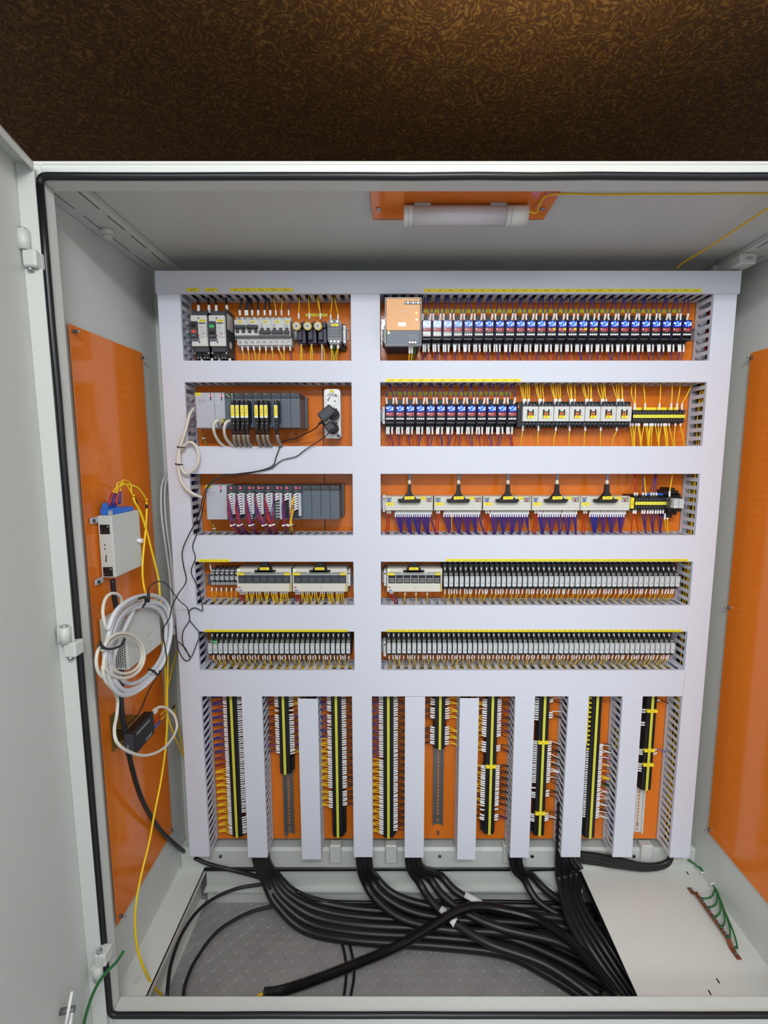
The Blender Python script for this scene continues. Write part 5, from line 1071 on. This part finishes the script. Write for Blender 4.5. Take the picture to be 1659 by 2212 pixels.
for zz in (z1-.010, z0-.006):
    b = MB(); b.box(X0, X0+.006, y0-.028, y0+.004, zz-.008, zz+.008, 'lgrey', .003); b.cyl((X0+.006, y0-.018, zz), (X0+.008, y0-.018, zz), .0045, 'dgrey', 8); b.obj('fixing_ear', r, org)
b = MB(); q = onx(300, 1167, X1); b.cyl((X1, q.y-.006, q.z), (X1+.012, q.y-.006, q.z), .0065, 'white', 12); b.obj('thumb_knob', r, org)
for k in range(9):
    b = MB(); yy = y0+.006+k*.0115; b.box(X0+.008, X1-.004, yy, yy+.0095, z1, z1+(.012 if k > 3 else .017), 'blue', .001)
    if k < 4: b.box(X0+.012, X1-.012, yy+.001, yy+.0085, z1+.017, z1+.030, 'blue', .001)
    b.obj('coupler', r, org)
b = MB(); b.box(X1-.008, X1-.001, y0+.001, y0+.010, z1, z1+.012, 'clear', .0008); b.obj('clear_clip', r, org)
# fibre patch leads with red and violet boots
boots = [((236, 1092), (238, 1078), (243, 1064), 'redlabel'), ((244.5, 1092), (245, 1078), (249, 1066), 'w_purple'), ((251.5, 1090), (252, 1078), (253, 1066), 'redlabel'), ((258.5, 1089), (259, 1076), (260, 1062), 'w_purple')]
tails = [[(255, 1052), (275, 1046), (296, 1052), (311, 1070), (316, 1082)], [(262, 1047), (285, 1049), (300, 1057), (312, 1073), (317, 1084)], [(252, 1050), (258, 1042), (272, 1046), (282, 1062), (288, 1073)], [(262, 1042), (270, 1037), (282, 1045), (284, 1060), (288, 1074)]]
for i in range(4):
    a_, b_, c_, m = boots[i]; X = -.700
    o = cableX([(*c_, X)]+[(x, y, X+.004) for x, y in tails[i]], 'fibre', .0017, 'thin yellow fibre lead with %s boot on the white fibre box, %s from the left' % (('red', 'violet', 'red', 'violet')[i], ordn(i+1)), 'fibre_lead', 'fibre cable')
    b = MB(); b.tube(spline([onx(*a_, X), onx(*b_, X), onx(*c_, X)], 4), .0034, m, 8, r2=.0024); b.obj('boot', o, onx(*c_, X))
cableX([(288, 1074, -.694), (291, 1084, -.69), (304, 1108, -.688), (316, 1145, -.686), (325, 1180, -.684), (334, 1215, -.682), (343, 1255, -.68), (346, 1290, -.676), (357, 1350, -.672), (362, 1420, -.674), (361, 1500, -.68), (361, 1560, -.684), (357, 1620, -.69), (347, 1690, -.69), (335, 1750, -.69), (322, 1820, -.69), (305, 1890, -.69), (294, 1950, -.69), (292, 2000, -.69), (297, 2050, -.685), (312, 2095, -.67), (330, 2128, -.66), (352, 2153, -.655)], 'fibre', .0030, 'long yellow fibre cable running down the left side and out over the sill', 'fibre_cable', 'fibre cable')
cableX([(316.5, 1084, -.692), (317, 1100, -.69), (315, 1140, -.688), (311, 1180, -.686), (308, 1220, -.684), (309, 1255, -.682), (316, 1287, -.678), (330, 1330, -.735), (352, 1400, -.725), (357, 1450, -.71), (358, 1540, -.69)], 'fibre', .0028, 'yellow fibre cable crossing behind the coil to the black converter', 'fibre_cable', 'fibre cable')
cableX([(392, 1385, -.72), (384, 1405, -.72), (373, 1440, -.715), (366, 1470, -.705), (360, 1500, -.69), (361, 1540, -.685), (372, 1578, -.69), (388, 1615, -.70), (400, 1641, -.70), (399, 1636, -.71), (388, 1585, -.72), (380, 1545, -.725), (376, 1530, -.725)], 'fibre', .0024, 'yellow fibre cable doubled back in a narrow loop beside the left duct', 'fibre_cable', 'fibre cable')
for i, (x, y, X) in enumerate(((316, 1082, -.690), (288, 1073, -.692))):
    q = onx(x, y, X); b = MB(); d = Vector((.001, .002, -.012)); b.tube([q+Vector((.003, -.004, .005)), q+Vector((.003, .001, .003)), q+Vector((.002, .006, .005))], .0014, 'fibre', 6); b.ball(q+Vector((.003, -.003, .004)), .0028, 'fibre', 8); o = b.obj('cable_tie', None, q)
    tag(o, 'yellow tie and black band where the thin fibre leads join, %s one' % ('right', 'left')[i], 'cable tie'); b = MB(); e = onx(x+(1, 7)[i], y+14, X); b.cyl(q.lerp(e, .55)+Vector((.0, 0, 0)), e+(e-q)*.1, .0036, 'black', 10); b.obj('band', o, q)
b = MB(); q = onx(373, 1527, -.725); b.box(q.x, q.x+.006, q.y-.008, q.y+.006, q.z-.004, q.z+.004, 'brass', .001); b.ball(q+Vector((.006, .004, .003)), .003, 'copper', 6); tag(b.obj('tie_mount', None, q), 'small brown tie mount on the wall beside the black converter', 'tie mount')
# grey riser cables by the duct
for i, P_ in enumerate(([(362, 1020, -.72), (352, 1040, -.72), (348, 1070, -.72), (350, 1120, -.715), (358, 1180, -.71), (366, 1240, -.71), (371, 1300, -.70), (371, 1350, -.67)], [(366, 1022, -.715), (358, 1045, -.715), (356, 1075, -.715), (359, 1130, -.71), (367, 1190, -.705), (375, 1260, -.70), (378, 1320, -.69), (376, 1370, -.66)])):
    cableX(P_, 'w_grey', .0034, 'grey cable rising behind the tall left duct, %s one' % ('left', 'right')[i])
# grey-white box behind the coil
X1b = -.664; pf = onx(276, 1420, X1b); pb = onx(346, 1340, X1b); z1b = onx(345, 1292, X1b).z; z0b = onx(343.5, 1395, X1b).z
org = (-.73, (pf.y+pb.y)/2, z0b)
r = thing('router_box', 'pale grey router box with perforated edge, behind the coiled cable', 'router', org)
b = MB(); b.box(-.730, X1b, pf.y, pb.y, z0b, z1b, 'paint', .0025)
for k in range(8):
    for j in range(14): b.box(-.672-k*.0055, -.6695-k*.0055, pf.y-.0006, pf.y, z0b+.008+j*.0065+(k % 2)*.003, z0b+.0115+j*.0065+(k % 2)*.003, 'black')
for k in range(3): b.box(X1b-.0001, X1b+.0004, pb.y-.075+k*.012, pb.y-.067+k*.012, z0b+.050+k*.003, z0b+.0512+k*.003, 'mgrey')
for k in range(2): b.box(X1b-.0001, X1b+.0004, pb.y-.068+k*.008, pb.y-.062+k*.008, z0b+.024+k*.003, z0b+.030+k*.003, 'lgrey')
b.obj('case', r, org)
# coil of grey cable: one cable wound five times
ring_px = [(232, 1362), (252, 1318), (288, 1292), (330, 1286), (358, 1302), (370, 1340), (366, 1388), (349, 1438), (312, 1482), (272, 1502), (244, 1484), (226, 1428)]
cc = (296, 1394); P_ = []
for k in range(5):
    s_ = (1.0, .95, .90, .86, .81)[k]; tx, ty = ((0, 0), (3, -5), (5, 3), (-1, 8), (6, -4))[k]
    for j, (x, y) in enumerate(ring_px):
        P_.append((cc[0]+(x-cc[0])*s_+tx, cc[1]+(y-cc[1])*s_+ty, -.640-k*.0035+.004*sin(j*1.3+k)))
P_.append((296, 1300, -.655)); 
o = cableX(P_, 'w_grey', .0053, 'big coil of light grey cable tied with black straps on the left plate', 'cable_coil', 'cable coil', 10, 5)
oc = onx(*P_[0])
for pts in ([(216, 1385), (222, 1398), (240, 1402), (262, 1394), (270, 1380)], [(300, 1294), (312, 1290), (314, 1302), (308, 1312)], [(320, 1445), (332, 1450), (342, 1458), (346, 1448)]):
    b = MB(); b.tube(spline([onx(x, y, -.628) for x, y in pts], 4), .0026, 'black', 6); q = onx(*pts[1], -.626); b.ball(q, .0042, 'black', 8); b.obj('strap', o, oc)
cableX([(236, 1372, -.645), (226, 1345, -.65), (222, 1318, -.655), (228, 1293, -.66), (241, 1282, -.66), (256, 1285, -.66), (263, 1300, -.662), (258, 1340, -.66), (240, 1390, -.655), (215, 1400, -.64), (208, 1425, -.638), (212, 1450, -.638), (226, 1466, -.64), (250, 1476, -.64)], 'w_beige', .0036, 'off-white cable looping up left of the coil')
P_ = []
for k in range(2):
    for j in range(10):
        a = 2*pi*j/10+4.9; s_ = (1, .84)[k]; P_.append((266+46*s_*sin(a)+k*2, 1416-49*s_*cos(a)-(0, 2)[k], -.632-k*.006))
P_ += [(222, 1440, -.634), (228, 1470, -.636), (246, 1492, -.645), (254, 1512, -.66), (252, 1545, -.66), (247, 1575, -.65), (252, 1602, -.64), (275, 1622, -.635), (310, 1632, -.635), (345, 1622, -.635), (370, 1598, -.64), (382, 1570, -.645), (376, 1545, -.65), (360, 1530, -.66), (345, 1527, -.665), (335, 1534, -.67)]
o = cableX(P_, 'w_beige', .0037, 'off-white network cable wound small inside the grey coil and looping round the black converter', 'network_cable', 'cable', 9)
b = MB(); b.box(-.674, -.664, onx(334, 1536, -.67).y-.006, onx(334, 1536, -.67).y+.008, onx(334, 1541, -.67).z, onx(334, 1530, -.67).z, 'w_beige', .0015); b.obj('cable_plug', o, onx(*P_[0]))
# black converter
X1c = -.664; pf = onx(290, 1602, X1c); pb = onx(333, 1560, X1c); z1c = onx(332, 1536, X1c).z; z0c = onx(333, 1585, X1c).z
org = (-.70, (pf.y+pb.y)/2, z0c)
r = thing('media_converter', 'small black converter box on a brass bracket, low on the left plate', 'converter', org)
b = MB(); b.box(-.690, X1c, pf.y, pb.y, z0c, z1c, 'black', .0015); b.box(-.6885, X1c-.002, pf.y-.0005, pf.y, z0c+.004, z1c-.004, 'dgrey'); b.box(-.682, -.680, pf.y-.0009, pf.y, z0c+.008, z0c+.030, 'lgrey')
for k in range(2): b.box(X1c-.0001, X1c+.0003, pf.y+.012, pb.y-.020, z1c-.010-k*.004, z1c-.0112-k*.004, 'lgrey')
bb = Matrix.Translation((X1c+.0004, (pf.y+pb.y)/2+.02, z0c+.010)) @ Matrix.Rotation(radians(90), 4, 'Z'); b.xf = bb; b.text('PLANET', 0, 0, 0, .009, 'pale'); b.xf = None; b.obj('case', r, org)
b = MB(); b.box(-.732, -.730, pf.y+.015, pf.y+.055, z0c, z1c+.035, 'brass', .0004); b.box(-.732, -.690, pf.y+.015, pb.y-.02, z1c, z1c+.002, 'brass', .0004); b.ball((-.729, pf.y+.035, z1c+.018), .0028, 'steel', 8); b.box(-.732, -.690, pf.y+.02, pb.y-.03, z0c+.01, z0c+.03, 'brass'); b.obj('bracket', r, org)
for i, (a_, e_, m, f) in enumerate((((334, 1560), (346, 1545), 'w_red', (358, 1533)), ((334, 1572), (347, 1556), 'bluew', (360, 1540)))):
    b = MB(); b.tube([onx(*a_, -.674), onx(*e_, -.674)], .0034, m, 8, r2=.0022); b.tube([onx(*e_, -.674), onx(*f, -.680)], .0014, 'fibre', 6); b.obj(('red_boot', 'blue_boot')[i], r, org)
# thick black cable down the left
cableX([(243, 1252, -.715), (247, 1290, -.715), (254, 1330, -.71), (262, 1400, -.705), (262, 1470, -.70), (262, 1520, -.695), (268, 1570, -.69), (276, 1610, -.688), (283, 1650, -.69), (300, 1710, -.70), (322, 1757, -.71), (350, 1797, -.72), (385, 1830, -.725), (420, 1853, -.72)], 'cable_black', .0062, 'thick black printed cable dropping from the white fibre box behind the coil', n=10)
lead([(420, 1853, .20), (450, 1866, .18), (500, 1879, .16), (540, 1889, .13), (575, 1900, .10)], 'cable_black', .0062, 'thick black cable crossing the rear sill at the left corner', 'cable', 'cable', 10, onz)

# ================================================================== lamp under the cabinet ceiling
zc = ZC-.001; p0 = onz(805, 473, zc-.01); p1 = onz(1175, 471, zc-.01); yf = 1.045
r = thing('cabinet_lamp', 'unlit tube lamp with pale end caps on an orange plate under the cabinet ceiling', 'lamp', ((p0.x+p1.x)/2, 1.12, zc))
ol = ((p0.x+p1.x)/2, 1.12, zc)
b = MB(); b.box(p0.x, p1.x, yf, p0.y, zc-.012, zc-.009, 'orange', .001); b.box(p0.x, p1.x, p0.y-.003, p0.y, zc-.012, zc, 'orange'); b.obj('mounting_panel', r, ol)
for px in (818, 1172):
    b = MB(); q = onz(px, 452 if px < 900 else 451, zc-.013); b.cyl((q.x, q.y, zc-.012), (q.x, q.y, zc-.015), .006, 'steel', 12); b.box(q.x-.005, q.x+.005, q.y-.0006, q.y+.0006, zc-.0154, zc-.015, 'ink'); b.obj('screw', r, ol)
u0 = at(872, 466, 1.12); u1 = at(1138, 463, 1.12); zt = u0.z; R = .0205
b = MB(); b.cyl((u0.x+.015, 1.12, zt), (u1.x-.045, 1.12, zt), R*.96, 'tube_light', 20); b.obj('tube', r, ol)
for x0, x1 in ((u0.x, u0.x+.021), (u1.x-.047, u1.x)):
    b = MB(); b.cyl((x0, 1.12, zt), (x1, 1.12, zt), R, 'pale', 20); b.cyl((x0+.009, 1.12, zt), (x0+.0105, 1.12, zt), R+.0006, 'lgrey', 20); b.obj('end_cap', r, ol)
for px in (912, 1075):
    b = MB(); q = at(px, 450, 1.12); b.box(q.x-.018, q.x+.018, 1.108, 1.132, zt+R*.7, zc-.012, 'clear', .001); b.obj('clip', r, ol)
lead([(1141, 456, 2.105), (1158, 460, 2.108), (1163, 448, 2.112), (1172, 430, 2.114), (1188, 420.5, 2.115), (1230, 418.5, 2.117), (1300, 420, 2.117), (1400, 419, 2.117), (1500, 419, 2.117), (1580, 418, 2.117), (1675, 418, 2.117)], 'w_yellow', .0022, 'yellow lamp wire running right along the cabinet mouth', 'lamp_wire', 'wire', 6, onz)
lead([(1690, 430, 2.112), (1659, 450, 2.112), (1600, 488, 2.112), (1540, 528, 2.112), (1500, 553, 2.113), (1475, 568, 2.11), (1462, 580, 2.10)], 'w_yellow', .0024, 'yellow wire running back under the ceiling to the top duct', 'lamp_wire', 'wire', 6, onz)

# ================================================================== cables on the floor
def fl(P_, r, label, name='power_cable', m='cable_black', n=12, seg=7): return lead(P_, m, r, label, name, 'cable', n, onz, seg)
def fan(src, dst, k, n, r, label, mids, zz):
    """cable k of n: mids are (upper px, lower px, z)"""
    t = k/(n-1) if n > 1 else .5; P_ = [src]
    for (xa, ya), (xb, yb), z in mids: P_.append((xa+(xb-xa)*t, ya+(yb-ya)*t, z+zz))
    return fl(P_, r, label)
def drop(x, z): return Vector((x, 1.437, z))
def fl3(P_, r, label, name='power_cable', m='cable_black', n=12):
    P = [p if isinstance(p, Vector) else onz(*p) for p in P_]; S_ = spline(P, 7); b = MB(); b.tube(S_, r, m, n); o = b.obj(name, None, P[0]); return tag(o, label, 'cable')
for k in range(5):
    t = k/4.0; x = -.428-.036*t; L = lambda a, c: a+(c-a)*t
    fl3([drop(x, .36), drop(x, .22), (L(600, 572), L(1893, 1905), .125), (L(640, 598), L(1930, 1955), .07), (L(705, 660), L(1952, 2010), .035-.004*k), (L(800, 770), L(1966, 2032), .022), (L(950, 950), L(1972, 2044), .02), (L(1080, 1090), L(1985, 2062), .02), (L(1200, 1190), L(2020, 2110), .02), (L(1330, 1290), L(2080, 2175), .02)], .0125 if k != 2 else .0145,
        'thick black cable leaving the second vertical duct, %s of five counted from the back' % ordn(k+1))
for k in range(3):
    t = k/2.0; x = -.082-.032*t; L = lambda a, c: a+(c-a)*t
    fl3([drop(x, .36), drop(x, .20), (L(812, 788), L(1895, 1905), .11), (L(848, 815), L(1930, 1945), .075), (L(910, 870), L(1953, 1985), .055), (L(1000, 960), L(1965, 2008), .05), (L(1100, 1080), L(1968, 2015), .05), (L(1240, 1230), L(1975, 2035), .05), (L(1330, 1310), L(1985, 2100), .03)], .0125,
        'black cable leaving the duct between the third and fourth strips, %s of three' % ordn(k+1))
for k in range(3):
    t = k/2.0; x = .086-.034*t; L = lambda a, c: a+(c-a)*t
    P_ = [drop(x, .36), drop(x, .20), (L(950, 905), L(1890, 1905), .12), (L(985, 935), L(1925, 1950), .09), (L(1040, 985), L(1955, 1995), .075), (L(1120, 1060), L(1975, 2040), .07), (L(1240, 1180), L(1990, 2085), .06), (L(1340, 1290), L(2030, 2160), .04)]
    o = fl3(P_, .0125, 'black cable leaving the duct between the fourth and fifth strips, %s of three' % ordn(k+1))
    if k in (0, 2):
        q0 = onz(*P_[3]).lerp(onz(*P_[4]), .35); q1 = onz(*P_[3]).lerp(onz(*P_[4]), 1.0); b = MB(); b.tube([q0, q1], .0132, 'white', 12); b.obj('paper_tag', o, P_[0])
for k in range(2):
    t = k; x = .425-.024*t; L = lambda a, c: a+(c-a)*t
    fl3([drop(x, .36), drop(x, .20), (L(1150, 1132), L(1893, 1900), .12), (L(1185, 1160), L(1928, 1945), .08), (L(1225, 1205), L(1950, 1975), .06), (L(1290, 1270), L(1965, 2005), .04)], .0120, 'black cable leaving the duct between the sixth and seventh strips, %s one' % ('back', 'front')[k])
for k in range(5):
    t = k/4.0; x = .60-.045*t; L = lambda a, c: a+(c-a)*t
    fl3([drop(x, .42), drop(x, .24), (L(1258, 1206), L(1880, 1890), .13), (L(1250, 1217), L(1930, 1940), .11), (L(1276, 1230), L(1985, 1990), .10), (L(1310, 1255), L(2035, 2040), .09), (L(1348, 1296), L(2095, 2100), .06), (L(1390, 1350), L(2160, 2170), .04)], (.0085, .010, .0085, .0125, .0115)[k], 'black cable dropping before the floor sheet edge, %s of five counted from the right' % ordn(k+1))
o = None
for k in range(3):
    fl3([Vector((.605, 1.44, .30)), Vector((.615, 1.45, .235-.012*k)), Vector((.70, 1.452, .215-.014*k)), Vector((.77, 1.452, .20-.012*k)), Vector((.86, 1.445, .185-.006*k)), Vector((.93, 1.445, .20-.004*k)), Vector((.94, 1.44, .26))], .0085, 'black cable bowed behind the last ducts above the floor sheet, %s of three' % ordn(k+1))
def mark(t, px, py, z, ang, h, o):
    q = onz(px, py, z); b = MB(); b.xf = Matrix.Translation(q+Vector((0, -.0145, .004))) @ Matrix.Rotation(radians(ang), 4, 'Y') @ Matrix.Rotation(radians(-25), 4, 'X'); b.text(t, 0, 0, 0, h, 'white'); b.obj('printed_mark', o, o.location)
O_ = {k.get('label', ''): k for k in COL.objects if k.name.startswith('power_cable')}
for l_, a_ in (('thick black cable leaving the second vertical duct, fifth', ('31', 589, 1920, .115, 62, .013)), ('black cable leaving the duct between the third and fourth strips, third', ('A', 783, 1864, .17, 10, .013)), ('black cable leaving the duct between the fourth and fifth strips, first', ('1A', 922, 1862, .17, 60, .013))):
    for k_, o_ in O_.items():
        if k_.startswith(l_): mark(*a_, o_)
# corrugated conduit, with its pleats
P_ = [(573, 2146, .035), (610, 2140, .04), (680, 2117, .05), (770, 2082, .06), (860, 2043, .08), (935, 1999, .095), (985, 1970, .11), (1030, 1958, .12), (1090, 1965, .125), (1160, 1985, .13), (1225, 2027, .135), (1275, 2078, .135), (1325, 2140, .13), (1355, 2175, .12)]
C_ = spline([onz(*p) for p in P_], 46); b = MB(); Q = []; acc = 0; last = C_[0]; step = .0014
for p in C_:
    while (p-last).length >= step: last = last+(p-last).normalized()*step; Q.append(last.copy())
rad = [.0135 if i < 40 else (.0150, .0150, .0118, .0118)[i % 4] for i in range(len(Q))]
b.tube(Q, .0125, 'black_gloss', 14, radii=rad, smooth=False); o = b.obj('corrugated_conduit', None, Q[0]); tag(o, 'black corrugated conduit arching over the cables in the floor opening', 'conduit')
b = MB(); d = (Q[0]-Q[8]).normalized(); b.cyl(Q[0]-d*.002, Q[0]+d*.004, .0140, 'black', 16); b.tube([Q[0]-d*.01, Q[0]+d*.015+Vector((0, 0, -.002)), Q[0]+d*.035+Vector((0, 0, -.012))], .0038, 'fibre', 8); b.obj('inner_cable', o, Q[0])
fl([(600, 1909, .07), (560, 1911, .08), (500, 1923, .09), (440, 1956, .10), (397, 2010, .10), (370, 2080, .10), (360, 2155, .10)], .0052, 'thin black cable curving down the left of the floor opening, outer one', n=8)
fl([(650, 1948, .05), (590, 1957, .05), (530, 1975, .06), (470, 2012, .07), (425, 2070, .07), (402, 2120, .07), (395, 2158, .07)], .0052, 'thin black cable curving down the left of the floor opening, inner one', n=8)
fl([(700, 1985, .03), (725, 2010, .01), (742, 2050, .008), (748, 2100, .008), (743, 2155, .008)], .0042, 'thin black cable crossing under the conduit, left one of two', n=8)
fl([(715, 1985, .03), (745, 2015, .01), (760, 2060, .008), (765, 2105, .008), (757, 2156, .008)], .0042, 'thin black cable crossing under the conduit, right one of two', n=8)
fl([(640, 1925, .10), (690, 1945, .05), (800, 1950, .02), (950, 1947, .02), (1150, 1949, .02), (1290, 1955, .02)], .0060, 'black cable lying along the rear of the floor opening', n=8)
# ================================================================== earth bar and green wires
a = onz(1489, 1912, ZF+.012); c = onz(1598, 2066, ZF+.012); d = (c-a); L = d.length; ang = math.atan2(d.y, d.x)
r = thing('earth_bar', 'copper earth bar standing along the right of the pale floor sheet', 'earth bar', (a.x, a.y, ZF))
M = Matrix.Translation((a.x, a.y, ZF)) @ Matrix.Rotation(ang, 4, 'Z'); oa = (a.x, a.y, ZF)
b = MB(); b.xf = M; b.box(.03, L-.045, -.006, .006, .014, .018, 'copper', .0006); b.box(0, .022, -.007, .007, .0005, .004, 'copper', .0006); b.box(L-.032, L, -.007, .007, .0005, .004, 'copper', .0006)
b.prism([(.020, .001), (.023, .001), (.033, .014), (.033, .018), (.030, .018), (.020, .004)], -.0065, .0065, 'copper'); b.prism([(L-.048, .014), (L-.034, .0005), (L-.030, .0005), (L-.030, .004), (L-.045, .018), (L-.048, .018)], -.0065, .0065, 'copper'); b.obj('bar', r, oa)
for k in range(12):
    b = MB(); b.xf = M; b.cyl((.045+k*(L-.10)/11, 0, .018), (.045+k*(L-.10)/11, 0, .0215), .0035, 'steel_dull' if k % 3 else 'copper', 8); b.obj('screw', r, oa)
for xx in (.010, L-.014):
    b = MB(); b.xf = M; b.cyl((xx, 0, .004), (xx, 0, .007), .004, 'steel', 10); b.obj('fixing_bolt', r, oa)
for k in range(6):
    u = M @ Vector((.055+k*.030, -.004, .020)); far = (1543+k*2, 1905+k*3)
    P = [onz(1486+k*.8, 1858, ZF+.050), onz(1502+k, 1868+k*.8, ZF+.028), onz(1522+k, 1886, ZF+.022), onz(1543+k*3.2, 1908+k*9, ZF+.020), u.lerp(onz(1548+k*4.4, 1940+k*12, ZF+.02), .55)+Vector((.010, 0, .008)), u+Vector((.008, -.002, .002)), u]
    b = MB(); b.tube(spline(P, 6), .0026, 'w_green', 6); o = b.obj('earth_wire', None, P[0]); tag(o, 'green wire landing on the copper earth bar, %s screw from the back' % ordn(k+1), 'wire', 'green wires on the earth bar'); b = MB(); b.tube([u+Vector((.010, -.002, .003)), u+Vector((.004, -.001, .001))], .0034, 'dgrey', 6); b.obj('lug', o, P[0])
b = MB(); q = onz(1484, 1862, ZF+.004); b.tube([q+Vector((-.012, 0, 0)), q+Vector((.012, -.004, 0))], .008, 'white', 10); tag(b.obj('cable_tie_mount', None, q), 'white oval tie mount where the green wires leave the right duct', 'tie mount')
for i, (x, y) in enumerate(((1521, 1887), (1542, 1911))):
    b = MB(); q = onz(x, y, ZF+.026); b.tube([q+Vector((-.008, .004, -.004)), q+Vector((0, 0, .006)), q+Vector((.008, -.004, -.004))], .0018, 'white', 6); b.ball(q+Vector((-.006, .002, .002)), .003, 'white', 8); tag(b.obj('cable_tie', None, q), 'white tie round the green wires, %s the right duct' % ('nearest', 'further from')[i], 'cable tie')
lead([(266, 2056, .93), (262, 2063, .93), (250, 2080, .93), (232, 2098, .925), (216, 2118, .92), (203, 2142, .92), (193, 2168, .92), (184, 2200, .92), (180, 2225, .92)], 'w_green', .0034, 'loose green wire over the lower left corner of the cabinet mouth', 'earth_wire', 'wire', 8)
